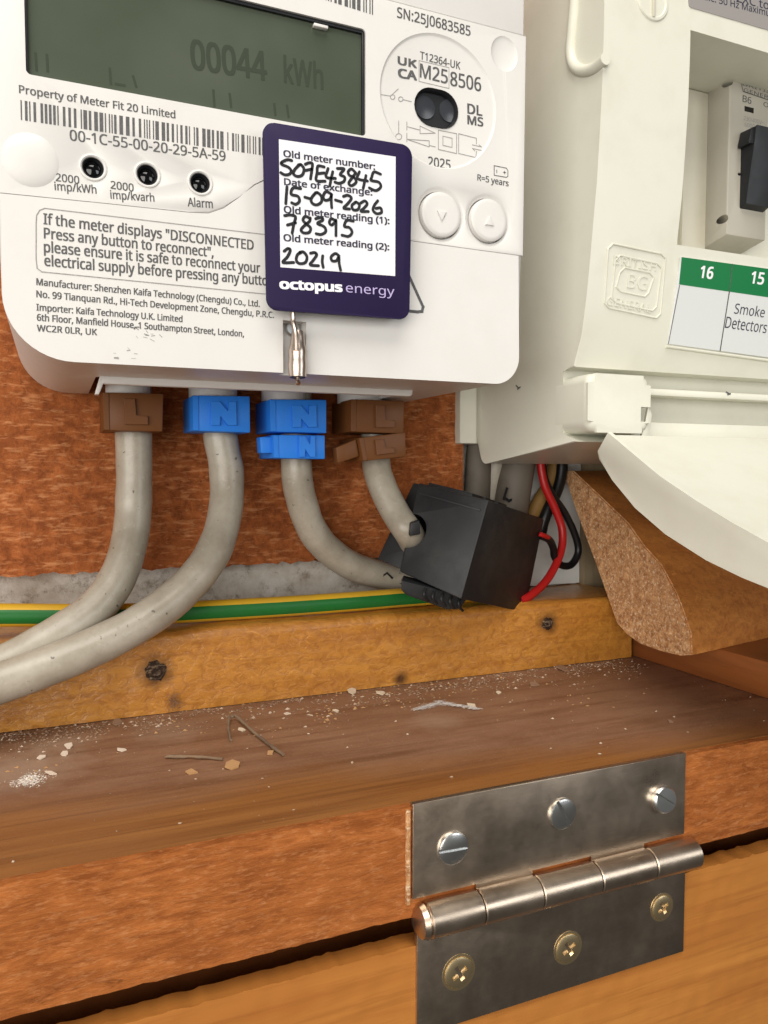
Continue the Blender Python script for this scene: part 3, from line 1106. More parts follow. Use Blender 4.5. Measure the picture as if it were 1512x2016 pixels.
text_obj('lamp_text', [('2000', (110, 356), (156, 362), 15), ('imp/kWh', (108, 374), (190, 381), 16), ('2000', (218, 371), (263, 377), 15),
                       ('imp/kvarh', (218, 391), (304, 397), 16), ('Alarm', (370, 406), (419, 410), 17)], FM, M['ink'], meter, bold=0.022)
text_obj('warning_text', [('If the meter displays "DISCONNECTED', (86, 441), (499, 492), 20), ('Press any button to reconnect",', (87, 469), (420, 506), 20),
                          ('please ensure it is safe to reconnect your', (87, 496), (512, 537), 20),
                          ('electrical supply before pressing any button', (88, 523), (538, 563), 20)], FM, M['ink'], meter, bold=0.03,
         )
bm = NB()
box = [(560, 466), (500, 459), (88, 410), (78, 414), (72, 424), (71, 440), (71, 510), (73, 528), (82, 535), (515, 578), (560, 582)]
plines(bm, FM, [box], 0.2)
obj('warning_border', bm, M['ink_light'], meter, smooth=False, fix=False)
text_obj('maker_text', [('Manufacturer: Shenzhen Kaifa Technology (Chengdu) Co., Ltd.', (72, 561), (511, 604), 12.5),
                        ('No. 99 Tianquan Rd., Hi-Tech Development Zone, Chengdu, P.R.C.', (72, 585), (539, 626), 12.5),
                        ('Importer: Kaifa Technology U.K. Limited', (72, 611), (359, 634), 12.5),
                        ('6th Floor, Manfield House, 1 Southampton Street, London,', (73, 631), (480, 663), 12.5),
                        ('WC2R 0LR, UK', (73, 652), (191, 660), 12.5)], FM, M['ink'], meter, bold=0.035)
FD = PY(YM + .45)
text_obj('approval_text', [('T12364-UK', (827, 116), (906, 137), 15), ('M25', (827, 152), (881, 165), 27), ('8506', (887, 168), (947, 180), 27),
                           ('2025', (843, 327), (887, 334), 19)], FD, M['ink'], meter, bold=0.022)
text_obj('conformity_mark', [('UK', (784, 126), (820, 134), 15), ('CA', (785, 152), (820, 158), 17)], FD, M['ink'], meter, bold=0.085)
text_obj('association_mark', [('DL', (921, 223), (949, 228), 19), ('MS', (921, 244), (951, 249), 17)], FD, M['ink'], meter, bold=0.05)
circ = lambda x, y, r: [(x + r * math.cos(t * math.pi / 6), y + r * math.sin(t * math.pi / 6)) for t in range(13)]
bm = NB()
plines(bm, FD, [[(825, 119), (884, 133), (884, 174), (825, 160), (825, 119)]], 0.14)
plines(bm, FD, [[(750, 186), (769, 189), (784, 175)], circ(773, 191, 4.5), circ(789, 195, 4.5), [(794, 196), (810, 200)],
                [(785, 238), (785, 262)], circ(785, 269, 6), [(801, 240), (801, 256)], [(801, 262), (801, 279)], [(801, 249), (827, 256)],
                [(827, 248), (827, 263), (857, 262), (827, 248)], [(857, 289), (845, 286)], [(801, 274), (845, 289), (845, 277), (801, 274)],
                [(863, 256), (899, 263), (899, 302), (863, 294), (863, 256)], [(872, 268), (890, 272), (890, 290), (872, 286), (872, 268)],
                [(938, 283), (938, 272), (903, 263), (903, 302), (937, 310), (938, 298)], [(930, 285), (948, 289), (943, 285)], [(948, 296), (930, 292), (935, 297)]],
       0.17)
obj('circuit_symbols', bm, M['ink_light'], meter, smooth=False, fix=False)
text_obj('battery_text', [('R=5 years', (940, 355), (1001, 367), 12)], FM, M['ink'], meter, bold=0.03,
         lines=[[(973, 326), (997, 331), (1000, 336), (1000, 347), (997, 349), (973, 345), (973, 326)], [(978, 335), (978, 340)], [(991, 339), (996, 340)], [(993.5, 337), (993.5, 342)]], lw=0.2)
bm = NB()
plines(bm, FM, [[(700, 480), (775, 476), (833, 604), (831, 613), (822, 614), (650, 596)]], 0.75)
obj('warning_triangle', bm, M['ink'], meter, smooth=False, fix=False)
# black scuffs on the lower cover
bm = NB()
rng = random.Random(5)
for (x, y, n_, sp) in ((265, 645, 6, 8), (288, 660, 9, 13), (240, 697, 7, 20)):
    for _ in range(n_):
        cx, cy = x + rng.gauss(0, sp), y + rng.gauss(0, sp * .35)
        plines(bm, FM, [[(cx, cy), (cx + rng.uniform(3, 9), cy + rng.uniform(-1, 5))]], rng.uniform(.06, .2), .05)
obj('scuff', bm, M['ink_light'], meter, smooth=False, fix=False)

# ================================================================== TAG
YT = -77.0
FT = PY(YT)
tc = [(518, 238), (812, 287), (806, 629), (526, 609)]
tp = [xz(x, y, YT) for x, y in tc]
cen = FT.at(666, 440)
tagt = thing('meter_tag', FT.at(585, 618), 'purple label with handwritten old meter readings hanging in front of the meter', 'label')
bm = NB()
poly = round_poly([tp[3], tp[2], tp[1], tp[0]], [2.6, 2.6, 2.6, 2.6], 7)
add_xz_prism(bm, poly, YT, YT + 0.9, 0.15)
obj('card', bm, M['tag_navy'], tagt)
bm = NB()
wp = [FT.at(x, y, .05) for x, y in ((549, 274), (779, 308.5), (778, 543.5), (552, 526))]
bm.faces.new([bm.verts.new(q) for q in wp])
obj('writing_panel', bm, M['tag_white'], tagt, smooth=False, fix=False)
c6 = lambda x, y: (540 + x / 5.4, 240 + y / 5.4)
c7 = lambda x, y: (540 + x / 5.4, 400 + y / 5.4)
text_obj('printed_prompts', [('Old meter number:', c6(100, 368), c6(1070, 508), 12.5), ('Date of exchange:', c6(108, 668), c6(1040, 782), 12.5),
                             ('Old meter reading (1):', c7(105, 100), c7(1222, 222), 12.8), ('Old meter reading (2):', c7(102, 400), c7(1220, 500), 12.8)],
         FT, M['ink_dark'], tagt, off=.10, bold=0.06)
text_obj('brand_wordmark', [('octopus', c7(65, 905), c7(718, 940), 17.5, 0.10)], FT, M['white_ink'], tagt, off=.08)
text_obj('brand_wordmark_thin', [('energy', c7(762, 945), c7(1278, 985), 17.5, 0.0)], FT, M['lilac_ink'], tagt, off=.08)
hand6 = [
    [(185, 410), (140, 402), (85, 425), (78, 450), (150, 482), (180, 520), (160, 556), (110, 562), (70, 540)],
    [(265, 455), (215, 510), (205, 555), (250, 580), (300, 560), (315, 500), (285, 455), (255, 458)],
    [(330, 450), (370, 435), (405, 445), (398, 520), (385, 605)], [(335, 515), (395, 502)],
    [(530, 478), (465, 470), (455, 540), (448, 622), (540, 630)], [(460, 550), (530, 542)],
    [(572, 495), (552, 585), (650, 600)], [(622, 530), (605, 600), (590, 680)],
    [(670, 495), (742, 500), (700, 560), (748, 585), (740, 632), (690, 652), (645, 640)],
    [(865, 540), (820, 500), (785, 530), (800, 568), (850, 592), (870, 640), (822, 678), (792, 650), (830, 592), (862, 548)],
    [(905, 530), (885, 602), (990, 628)], [(975, 570), (960, 640), (945, 705)],
    [(1130, 555), (1060, 532), (1035, 590), (1030, 622), (1110, 640), (1132, 690), (1080, 730), (1010, 702)],
    [(135, 690), (128, 780), (122, 868)], [(280, 708), (200, 702), (180, 768), (250, 790), (268, 840), (230, 875), (185, 860)],
    [(325, 800), (375, 815)],
    [(440, 752), (395, 810), (400, 860), (450, 882), (500, 850), (500, 790), (460, 752), (432, 760)],
    [(604, 765), (550, 740), (520, 790), (540, 832), (590, 820), (610, 772)], [(606, 770), (606, 840), (610, 912)],
    [(650, 830), (715, 850)],
    [(735, 792), (780, 780), (820, 810), (780, 870), (738, 916), (800, 926)],
    [(865, 852), (825, 890), (842, 935), (890, 930), (905, 880), (872, 852)],
    [(920, 862), (962, 840), (988, 870), (960, 910), (922, 950), (1000, 952)],
    [(1100, 838), (1062, 890), (1050, 940), (1090, 975), (1140, 962), (1130, 915), (1080, 920)],
]
hand7 = [
    [(110, 132), (170, 125), (225, 145), (208, 220), (190, 318)], [(140, 232), (225, 208)],
    [(378, 160), (330, 140), (305, 180), (340, 220), (385, 262), (370, 310), (310, 315), (285, 280), (330, 230), (375, 192), (382, 158)],
    [(440, 165), (500, 152), (515, 180), (460, 215), (530, 250), (547, 300), (500, 332), (445, 325)],
    [(645, 182), (605, 165), (585, 205), (610, 232), (645, 202), (655, 182), (656, 270), (655, 345)],
    [(840, 190), (772, 182), (745, 245), (800, 260), (827, 310), (790, 352), (720, 340)],
    [(105, 510), (145, 482), (170, 502), (140, 570), (92, 630), (205, 630)],
    [(290, 520), (245, 550), (235, 610), (270, 642), (330, 630), (347, 570), (312, 520), (272, 522)],
    [(385, 532), (430, 525), (450, 552), (410, 612), (382, 655), (470, 665)],
    [(515, 560), (510, 620), (520, 682)],
    [(688, 560), (650, 535), (605, 570), (615, 612), (660, 612), (686, 572), (690, 640), (705, 712)],
]
bm = NB()
HW = 0.70
for cc, hand in ((c6, hand6), (c7, hand7)):
    for st in hand:
        if len(st) > 2:
            pp = [q.to_2d() for q in smooth_path([Vector((x, y, 0)) for x, y in st], 5)]
        else:
            pp = [Vector(st[0]), Vector(st[0]).lerp(Vector(st[1]), .5), Vector(st[1])]
        P = [FT.at(*cc(q.x, q.y), .14) for q in pp]
        for a, b in zip(P, P[1:]):
            d = (b - a)
            if d.length < 1e-5: continue
            d.normalize()
            s = d.cross(FT.n).normalized() * HW / 2
            bm.faces.new([bm.verts.new(x) for x in (a - s, b - s, b + s, a + s)])
        for k, a in enumerate(P):
            bm.faces.new([bm.verts.new(a + FT.n * .01 * (1 + k % 3) + Vector((math.cos(t * math.pi / 5) * HW / 2, 0, math.sin(t * math.pi / 5) * HW / 2))) for t in range(10)])
obj('handwriting', bm, M['marker'], tagt, smooth=False, fix=False)

# ================================================================== SECURITY SEAL (crimp, wire) in the channel below the tag
sx, sy = 583, 690
c0, c1 = pt(578, 622, YM - 1.2), pt(586, 748, YM - 2.4)
seal = thing('security_seal', c1, 'small metal crimp seal hanging below the purple label', 'seal')
bm = NB()
a, b = pt(586, 652, YM - 1.6), pt(586, 743, YM - 2.0)
path = [a.lerp(b, k / 14) for k in range(15)]
add_tube(bm, path, 2.15, 22, True, lambda t: 0.62 + 0.38 * min(1, t * 2.2) + .03 * math.sin(t * 19))
o = obj('crimp_tube', bm, M['copper'], seal)
bm = NB()
d = (b - a).normalized()
add_lathe(bm, [(1.95, -.05), (1.7, .12), (1.2, .12), (1.1, -.5)], b, d, 22)
obj('tube_end', bm, M['black'], seal)
bm = NB()
add_tube(bm, smooth_path([pt(577, 606, YM - 2.5), pt(577, 632, YM - 2.2), pt(582, 658, YM - 3.4), pt(583, 690, YM - 3.9)], 6), 0.62, 10)
add_tube(bm, smooth_path([pt(586, 743, YM - 1.2), pt(585, 750, YM - 1.3), pt(588, 756, YM - 1.8)], 5), 0.55, 10)
obj('seal_wire', bm, M['copper'], seal)
bm = NB()
q = pt(570, 645, YM + 3)
add_lathe(bm, [(1.9, -.2), (1.9, .8), (1.5, 1.1), (0, 1.1)], Vector((q.x + 1, YM + 4.4, q.z)), Vector((0, -1, 0)), 20)
obj('sealing_screw', bm, M['screw_zinc'], seal)

# ================================================================== CABLES
def cable(ctrl, r, label, name='supply_cable'):
    bm = NB()
    P = smooth_path([pt(x, y, Y) for x, y, Y in ctrl], 12)
    rng = random.Random(label)
    ph_ = rng.uniform(0, 9)
    add_tube(bm, P, r, 28, True, lambda t: 1 + 0.035 * noise.noise(Vector((t * 22, ph_, 0))))
    o = obj(name, bm, M['cable'])
    return tag(o, label, 'cable', 'grey supply cables below the meter')
cb1 = [(262, 755, -14), (263, 850, -14), (264, 960, -14.5), (258, 1050, -17), (235, 1130, -22), (190, 1195, -26), (110, 1252, -30), (0, 1312, -32), (-130, 1358, -32), (-420, 1425, -31)]
cb2 = [(432, 760, -14), (433, 850, -14), (446, 930, -15), (443, 1010, -18), (418, 1090, -24), (358, 1165, -30), (270, 1230, -34), (150, 1289, -37.5), (0, 1345, -40), (-140, 1390, -40), (-420, 1462, -39)]
cb3 = [(583, 775, -14), (583, 900, -14), (591, 975, -13), (622, 1055, -11), (685, 1110, -8), (770, 1136, -5), (880, 1150, -4)]
cb4 = [(738, 790, -14), (740, 905, -14), (752, 955, -17), (779, 1010, -22), (803, 1046, -26.5)]
cable(cb1, 5.15, 'grey cable leaving the meter furthest left, below the lone brown marker')
cable(cb2, 5.15, 'grey cable below the single blue marker, sweeping down to the left')
c3 = cable(cb3, 4.9, 'grey cable below the two blue markers, passing behind the black clamp')
c4p = [pt(x, y, Y) for x, y, Y in cb4]

# written marks on the third cable
bm = NB()
MP = PY(-10.6)
plines(bm, MP, [[(708, 1134), (710, 1118), (722, 1130), (738, 1122), (740, 1135)], [(755, 1133), (762, 1128), (772, 1138)]], 0.6, 0.0)
o = obj('pen_mark', bm, M['marker'], c3, smooth=False, fix=False)

# ---- earth cable: yellow sheath with one green stripe towards the viewer
ep = [(-480, 1212, -17.5), (-120, 1213, -17.5), (0, 1211, -17.5), (150, 1211, -17.5), (300, 1208, -17.5), (420, 1202, -17.5), (560, 1194, -17.5), (700, 1184, -17.5), (800, 1176, -17), (920, 1168, -15), (1010, 1166, -10)]
EP = smooth_path([pt(*q) for q in ep], 8)
bm = NB()
add_tube(bm, EP, 3.2, 24)
earth = obj('earth_cable', bm, M['yellow'])
tag(earth, 'yellow and green striped earth cable lying along the batten', 'cable')
bm = NB()
add_tube(bm, EP, 3.24, 14, False, None, -0.62, 0.66)
obj('green_stripe', bm, M['green'], earth)

# ================================================================== MARKERS
def letter_poly(ch):
    if ch == 'L':
        return [(0, 0), (1, 0), (1, .34), (.48, .34), (.48, 1), (0, 1)]
    return [(0, 0), (.34, 0), (.34, .45), (.64, 0), (1, 0), (1, 1), (.68, 1), (.68, .52), (.36, 1), (0, 1)]

def marker(px, mat, ch, lpx, label, yf=-26, tilt=0.0, tab=None, notch=False, depth=18):
    """px: four photo corners of the front face; lpx: letter box (x0, y0, x1, y1)."""
    Fm = PY(yf)
    q = [Fm.at(*c) for c in px]
    base = (q[2] + q[3]) / 2
    t = thing('cable_marker', base, label, 'cable marker', 'clip-on cable markers')
    bm = NB()
    ins = 1.1
    f8 = [q[0], q[1], q[2], q[3]]
    bk = [p + Vector((0, depth, 0)) for p in f8]
    add_hexa(bm, [f8[0], f8[1], f8[2], f8[3], bk[0], bk[1], bk[2], bk[3]], 0.35, 2)
    body = obj('clip_body', bm, mat, t)
    # letter on a shallow raised plate
    bm = NB()
    a, b = Fm.at(lpx[0], lpx[1]), Fm.at(lpx[2], lpx[3])
    ux = (q[1] - q[0]).normalized()
    poly = letter_poly(ch)
    wd, ht = abs(b.x - a.x), abs(a.z - b.z)
    orig = Fm.at(lpx[0], lpx[3])
    uz = Vector((-ux.z, 0, ux.x))
    fr = [orig + ux * x * wd + uz * z * ht + Vector((0, -1.0, 0)) for x, z in poly]
    bkk = [p + Vector((0, 1.0, 0)) for p in fr]
    add_poly_prism(bm, fr, bkk, 0.12, 1)
    obj('letter', bm, mat, t)
    if tab:
        bm = NB()
        k = [Fm.at(*c) for c in tab]
        k2 = [p + Vector((0, 6, 0)) for p in k]
        k = [p + Vector((0, 1.2, 0)) for p in k]
        add_hexa(bm, k + k2, 0.3, 2)
        obj('tab', bm, mat, t)
    # thin raised edge left of the letter, as moulded
    bm = NB()
    e0 = q[0].lerp(q[1], .10); e1 = q[3].lerp(q[2], .10)
    add_hexa(bm, [q[0] + Vector((.1, -.25, -.15)), e0 + Vector((0, -.25, -.15)), e1 + Vector((0, -.25, .15)), q[3] + Vector((.1, -.25, .15)),
                  q[0] + Vector((.1, .5, -.15)), e0 + Vector((0, .5, -.15)), e1 + Vector((0, .5, .15)), q[3] + Vector((.1, .5, .15))], 0.1, 1)
    obj('side_rib', bm, mat, t)
    return t
marker([(202, 772), (322, 775), (320, 850), (204, 847)], M['brown'], 'L', (245, 784, 292, 836), 'brown marker with letter L on the leftmost cable')
marker([(379, 778), (492, 780), (493, 852), (380, 848)], M['blue'], 'N', (415, 789, 466, 838), 'blue marker with letter N, the only one on its cable')
marker([(531, 786), (643, 787), (643, 853), (532, 850)], M['blue'], 'N', (575, 797, 623, 842), 'blue marker with letter N directly under the metal seal, upper of two')
marker([(537, 856), (640, 857), (640, 904), (539, 902)], M['blue'], 'N', (588, 858, 620, 900), 'blue marker with letter N and a side tab, lower of two',
       yf=-26.4, tab=[(514, 860), (540, 860), (540, 892), (516, 892)])
marker([(691, 786), (796, 789), (795, 854), (690, 850)], M['brown'], 'L', (738, 797, 775, 842), 'brown marker with letter L, upper of two on one cable')
marker([(706, 862), (798, 851), (800, 899), (714, 908)], M['brown'], 'L', (740, 866, 775, 896), 'tilted brown marker with letter L just above the black clamp',
       yf=-27, tab=[(664, 881), (704, 864), (710, 898), (668, 912)])
# white glands above the markers
for (xa, xb, ya, yb) in ((212, 305, 752, 773), (384, 482, 766, 781), (534, 622, 768, 787), (690, 775, 770, 792)):
    a, b = pt(xa, ya, -26), pt(xb, yb, -26)
    cx = (a.x + b.x) / 2
    bm = NB()
    add_lathe(bm, [(abs(b.x - a.x) / 2, b.z), (abs(b.x - a.x) / 2, a.z + 13), ], Vector((cx, -15, 0)), Vector((0, 0, 1)), 28, 1.0)
    obj('gland', bm, M['meter_white'], meter)

# ================================================================== CURRENT CLAMP
Bp, Cp = pt(962, 985, -45), pt(908, 1180, -46)
Ap, Ep = pt(795, 943, -20), pt(720, 1096, -21)
Wv = pt(1072, 1022, -18) - Bp
Wb = pt(1034, 1206, -20) - Cp
clamp = thing('current_clamp', (Cp + Ep) / 2 + Wv * .5, 'black clip-on current clamp round the fourth cable', 'clamp')
wn = Wv.normalized()
def fp(t, s):           # point of the end face: t from the near ridge (0) to the far side (1), s from top (0) to bottom (1)
    top = Bp.lerp(Ap, t); bot = Cp.lerp(Ep, t)
    return top.lerp(bot, s)
def slab(bm, t0, t1, s0, s1, w0, w1, bev):
    """Block of the body; t0 and t1 are (top, bottom) pairs so that the split line can slant."""
    cs = [(t0[0], s0), (t1[0], s0), (t1[1], s1), (t0[1], s1)]
    f = [fp(*c) for c in cs]
    ww = [Wv, Wv, Wb, Wb]
    add_hexa(bm, [p + q * w0 for p, q in zip(f, ww)] + [p + q * w1 for p, q in zip(f, ww)], bev, 2)
hole_c = CAM + ray(812, 1055) * 1.0
nface = (Ap - Bp).cross(Cp - Bp).normalized()
dd = ray(812, 1046)
hole = CAM + dd * ((Bp - CAM).dot(nface) / dd.dot(nface))
def hole_cut(r):
    b = NB()
    P = [hole - wn * 12, hole + wn * (Wv.length + 12)]
    add_tube(b, P, r, 30)
    return b
bm = NB()
slab(bm, (0.0, 0.0), (0.82, 0.64), 0.0, 1.0, 0.0, 1.0, 0.6)
h1 = obj('front_half', bm, M['clamp'], clamp)
cut(h1, [hole_cut(5.6)])
bm = NB()
slab(bm, (0.83, 0.65), (1.0, 1.0), 0.01, 0.99, 0.13, .97, 0.5)
h2 = obj('rear_half', bm, M['clamp'], clamp)
cut(h2, [hole_cut(5.6)])
bm = NB()
for w0_, w1_ in ((.04, .20), (.24, .40), (.44, .60)):
    slab(bm, (0.22, 0.22), (0.74, 0.74), -0.035, 0.03, w0_, w1_, 0.3)
o = obj('lid_hinge', bm, M['clamp'], clamp)
bm = NB()
slab(bm, (0.05, 0.05), (0.78, 0.76), 0.10, 0.125, -0.008, 0.02, 0.12)
obj('moulded_ridge', bm, M['clamp'], clamp)
# latch under the body, with ribs
bm = NB()
la = [pt(790, 1142, -38), pt(922, 1176, -40), pt(905, 1199, -40), pt(880, 1200, -39.5), pt(800, 1172, -38), pt(790, 1162, -38)]
add_poly_prism(bm, la, [p + Vector((5, 9, 0)) for p in la], 0.4, 2)
lt = obj('latch', bm, M['clamp'], clamp)
for k in range(5):
    x, y = 840 + k * 17, 1157 + k * 4.6
    P = [pt(x - 2, y + 2, -39.4), pt(x - 5, y + 11, -40.7), pt(x - 3, y + 20, -40.5), pt(x + 3, y + 27, -39.5)]
    bm = NB()
    add_tube(bm, smooth_path(P, 4), 0.45, 8)
    obj('rib', bm, M['clamp'], lt)
# gripping tab next to the cable
bm = NB()
g = [pt(808, 1030, -34), pt(826, 1024, -34.5), pt(828, 1052, -34.5), pt(806, 1056, -34)]
add_hexa(bm, g + [p + Vector((1.5, 4, 0)) for p in g], 0.4, 2)
obj('grip_tab', bm, M['clamp'], clamp)
# cable four runs into the opening
P = smooth_path(c4p + [pt(822, 1078, -20), pt(850, 1105, -14), hole + wn * 24, hole + wn * (Wv.length + 4), hole + wn * (Wv.length + 8) + Vector((0, 3, 8)), pt(1000, 840, -2)], 10)
bm = NB()
add_tube(bm, P, 4.7, 28, True, lambda t: 1 + 0.015 * noise.noise(Vector((t * 30, 4, 0))))
o = obj('supply_cable', bm, M['cable'])
tag(o, 'short grey cable that runs from the brown markers into the black clamp', 'cable', 'grey supply cables below the meter')
# leads
bm = NB()
rl = [(1024, 1182, -22), (1045, 1172, -21), (1078, 1140, -17), (1103, 1090, -13), (1107, 1045, -11), (1092, 1000, -10), (1072, 955, -9), (1063, 900, -8), (1062, 850, -8)]
add_tube(bm, smooth_path([pt(*q) for q in rl], 9), 1.5, 14)
obj('red_lead', bm, M['red'], clamp)
bm = NB()
bl = [(1063, 1054, -19), (1080, 1062, -17), (1089, 1078, -15), (1092, 1096, -13), (1104, 1112, -11), (1124, 1112, -9), (1138, 1088, -8), (1133, 1056, -8), (1112, 1010, -8), (1086, 972, -8), (1070, 930, -7), (1066, 860, -6)]
add_tube(bm, smooth_path([pt(*q) for q in bl], 8), 1.4, 14)
obj('black_lead', bm, M['blackwire'], clamp)
bm = NB()
add_tube(bm, smooth_path([pt(1061, 1051, -20), pt(1070, 1054, -20.5), pt(1080, 1058, -19.5)], 5), 0.85, 10)
obj('red_lead_end', bm, M['red'], clamp)

# other cables behind, rising into the consumer unit
for ctrl, r, lab, mat in (
        ([(935, 1030, 3.5), (940, 960, 3.5), (945, 880, 3.5), (950, 820, 3.5)], 5.0, 'grey cable rising behind the clamp beside the hardboard edge', 'cable'),
        ([(1000, 1040, -3), (1012, 960, -3), (1022, 890, -3), (1030, 820, -3)], 6.6, 'grey cable with a black pen tick rising behind the clamp', 'cable')):
    bm = NB()
    add_tube(bm, smooth_path([pt(*q) for q in ctrl], 8), r, 24)
    o = obj('rising_cable', bm, M['dimmed_cable'])
    tag(o, lab, 'cable', 'grey cables rising behind the clamp')
bm = NB()
plines(bm, PY(-8.5), [[(992, 982), (998, 962)], [(993, 980), (1002, 986), (1013, 982)]], 1.0, 0.0)
obj('pen_mark', bm, M['marker'], o, smooth=False, fix=False)
bm = NB()
add_tube(bm, smooth_path([pt(1040, 1030, 1), pt(1060, 990, 1), pt(1082, 950, 1), pt(1095, 890, 1), pt(1097, 830, 1)], 8), 2.8, 16)
o = obj('tan_cable', bm, plastic('tan_sheath', (0.30, 0.17, 0.05), 0.5, (0.15, 0.08, 0.03), 0.6))
tag(o, 'thin tan cable rising behind the red wire', 'cable')
bm = NB()
add_tube(bm, smooth_path([pt(1062, 1060, -1), pt(1072, 1020, -2), pt(1098, 960, -2), pt(1106, 920, -2), pt(1108, 860, -2)], 8), 2.3, 14)
o = obj('dark_cable', bm, M['blackwire'])
tag(o, 'thin black cable beside the tan cable behind the clamp', 'cable')

# ================================================================== CONSUMER UNIT
XC = 142
XE = 330
cu = thing('consumer_unit', (XC + 60, -30, 0), 'cream plastic fuse box with open bottom flap to the right of the meter', 'fuse box')
c2 = lambda px, py: (ptx(px, py, XC).y, ptx(px, py, XC).z)
front_px = [(1190, -20), (1189, 60), (1186, 160), (1181, 260), (1175, 360), (1167, 450), (1162, 510), (1154, 590), (1145, 660), (1131, 722)]
fy = [c2(*q) for q in front_px]
Zt = 190
prof = [(-1.0, Zt), (fy[0][0], Zt)] + fy
# underside
low_px = [(1150, 760), (1175, 842), (1163, 868), (1075, 892)]
under = [c2(*q) for q in low_px]
yb_, zb_ = c2(938, 880)
bot = round_poly([(-1, Zt), (under[-1][0], under[-1][1]), c2(950, 914), (c2(937, 880)[0], c2(937, 860)[1])], [0, 0, 4.0, 0], 8)
prof += [(fy[-1][0] + 6.0, fy[-1][1] - .3), (fy[-1][0] + 6.0, c2(1150, 852)[1]), (c2(1165, 868)[0] + 6.0, c2(1165, 868)[1])] + bot[2:-1] + [(c2(937, 860)[0], c2(937, 860)[1])]
prof[0] = (c2(937, 860)[0], Zt)
bm = NB()
add_yz_prism(bm, prof, XC, XE, 0.5, 2)
case = obj('case', bm, M['cu_cream'], cu)
# back box
bm = NB()
add_box(bm, XC - 6.5, XE, prof[-1][0] + 0.2, 8.5, c2(925, 885)[1] + 2, Zt - 2, 0.6)
obj('back_box', bm, M['cu_cream'], cu)
# window recess for the breakers
yf0 = fy[4][0]
Wp = PY(fy[3][0])
wx0 = PY(fy[3][0]).at(1349, 300).x
wz1 = PY(fy[0][0]).at(1356, 58).z
wz0 = PY(fy[6][0] + .5).at(1345, 487).z
Y_IN = fy[3][0] + 27
bmc = NB()
add_box(bmc, wx0, XE + 20, -140, Y_IN, wz0, wz1)
# lower right opening: area where the flap closes, right of the hinge block
hx = PY(-70).at(1283, 780).x
cut(case, [bmc])
# hinge block at the lower left corner of the cover
yh = fy[-1][0] - 6.5
Hp = PY(yh)
hb = [Hp.at(1190, 740), Hp.at(1283, 748), Hp.at(1279, 800), Hp.at(1262, 838), Hp.at(1250, 853), Hp.at(1160, 842)]
x0h, x1h = XC + 0.0, Hp.at(1281, 780).x
z1h, z0h = Hp.at(1200, 736).z, Hp.at(1200, 852).z
bm = NB()
add_xz_prism(bm, round_poly([(x0h - .05, z0h), (x1h, z0h), (x1h, z1h), (x0h - .05, z1h)], [3.4, 3.2, 2.8, 2.8], 7), yh, fy[-1][0] + 9, 2.2, 5)
hinge_block = obj('hinge_block', bm, M['cu_cream'], cu)
bmc = NB()
na = Hp.at(1262, 801)
add_box(bmc, na.x, x1h + 4, yh - 3, yh + 4, Hp.at(1262, 830).z, na.z)
cut(hinge_block, [bmc])
# ledges to the right of the hinge block
x2h = x1h + .1
def ledge(py0, py1, Y0, Y1, name, mat='cu_cream', bev=.3):
    za, zb = PY(Y0).at(1400, py0).z, PY(Y0).at(1400, py1).z
    bm = NB()
    add_box(bm, x2h, XE - 1, Y0, Y1, zb, za, bev)
    return obj(name, bm, M[mat], cu)
yl = fy[-1][0]
ledge(771, 784, yl - .9, yl + 7, 'ledge')
ledge(835, 880, yl + 1.9, yl + 7, 'ledge')
# flap: curved tray, open and hanging towards the viewer
XF = XC + 3.0
up_px = [(1196, 850), (1240, 888), (1300, 938), (1370, 985), (1440, 1028), (1512, 1068), (1600, 1112), (1680, 1150)]
lo_px = [(1175, 888), (1178, 905), (1205, 945), (1250, 1000), (1310, 1052), (1390, 1103), (1460, 1137), (1512, 1158), (1600, 1192), (1680, 1220)]
U = [ptx(x, y, XF) for x, y in up_px]
Lw = [ptx(x, y, XF) for x, y in lo_px]
flap = None
bm = NB()
pf = [(p.y, p.z) for p in U] + [(p.y, p.z) for p in Lw[::-1]]
add_yz_prism(bm, pf, XF, XE - 2, 0.5, 2)
flap = obj('flap', bm, M['cu_cream'], cu)
flap['label'] = 'open curved flap hanging forward from the bottom of the fuse box'
# tray: sink the inner face behind the rim
inn = [(p.y, p.z) for p in U]
rim = 1.4
fl = [(y - 0.2, z + 9) for y, z in inn] 
tr = [(y, z - 1.2) for y, z in inn]
bmc = NB()
add_yz_prism(bmc, [(tr[0][0] + 6, tr[0][1] + 3)] + tr + [(tr[-1][0], tr[-1][1] + 20), (tr[0][0] + 6, tr[0][1] + 20)], XF + rim, XE + 9)
cut(flap, [bmc])
# hinge arm linking flap and block
bm = NB()
Ha = PY(yh + .8)
arm = [Ha.at(1276, 800), Ha.at(1284, 815), Ha.at(1280, 850), Ha.at(1268, 905), Ha.at(1262, 905), Ha.at(1262, 860), Ha.at(1270, 835)]
add_poly_prism(bm, arm, [p + Vector((2.4, 3.5, 0)) for p in arm], 0.25, 2)
obj('hinge_arm', bm, M['cu_cream'], cu)
# handle rib on the left side
bm = NB()
hr = [(1135, -60), (1132, 0), (1127, 60), (1124, 105), (1131, 130), (1148, 139), (1170, 134), (1192, 116)]
RP = smooth_path([ptx(x, y, XC - .2) for x, y in hr], 6)
add_tube(bm, RP, 1.6, 14)
obj('side_rib', bm, M['cu_cream'], cu)
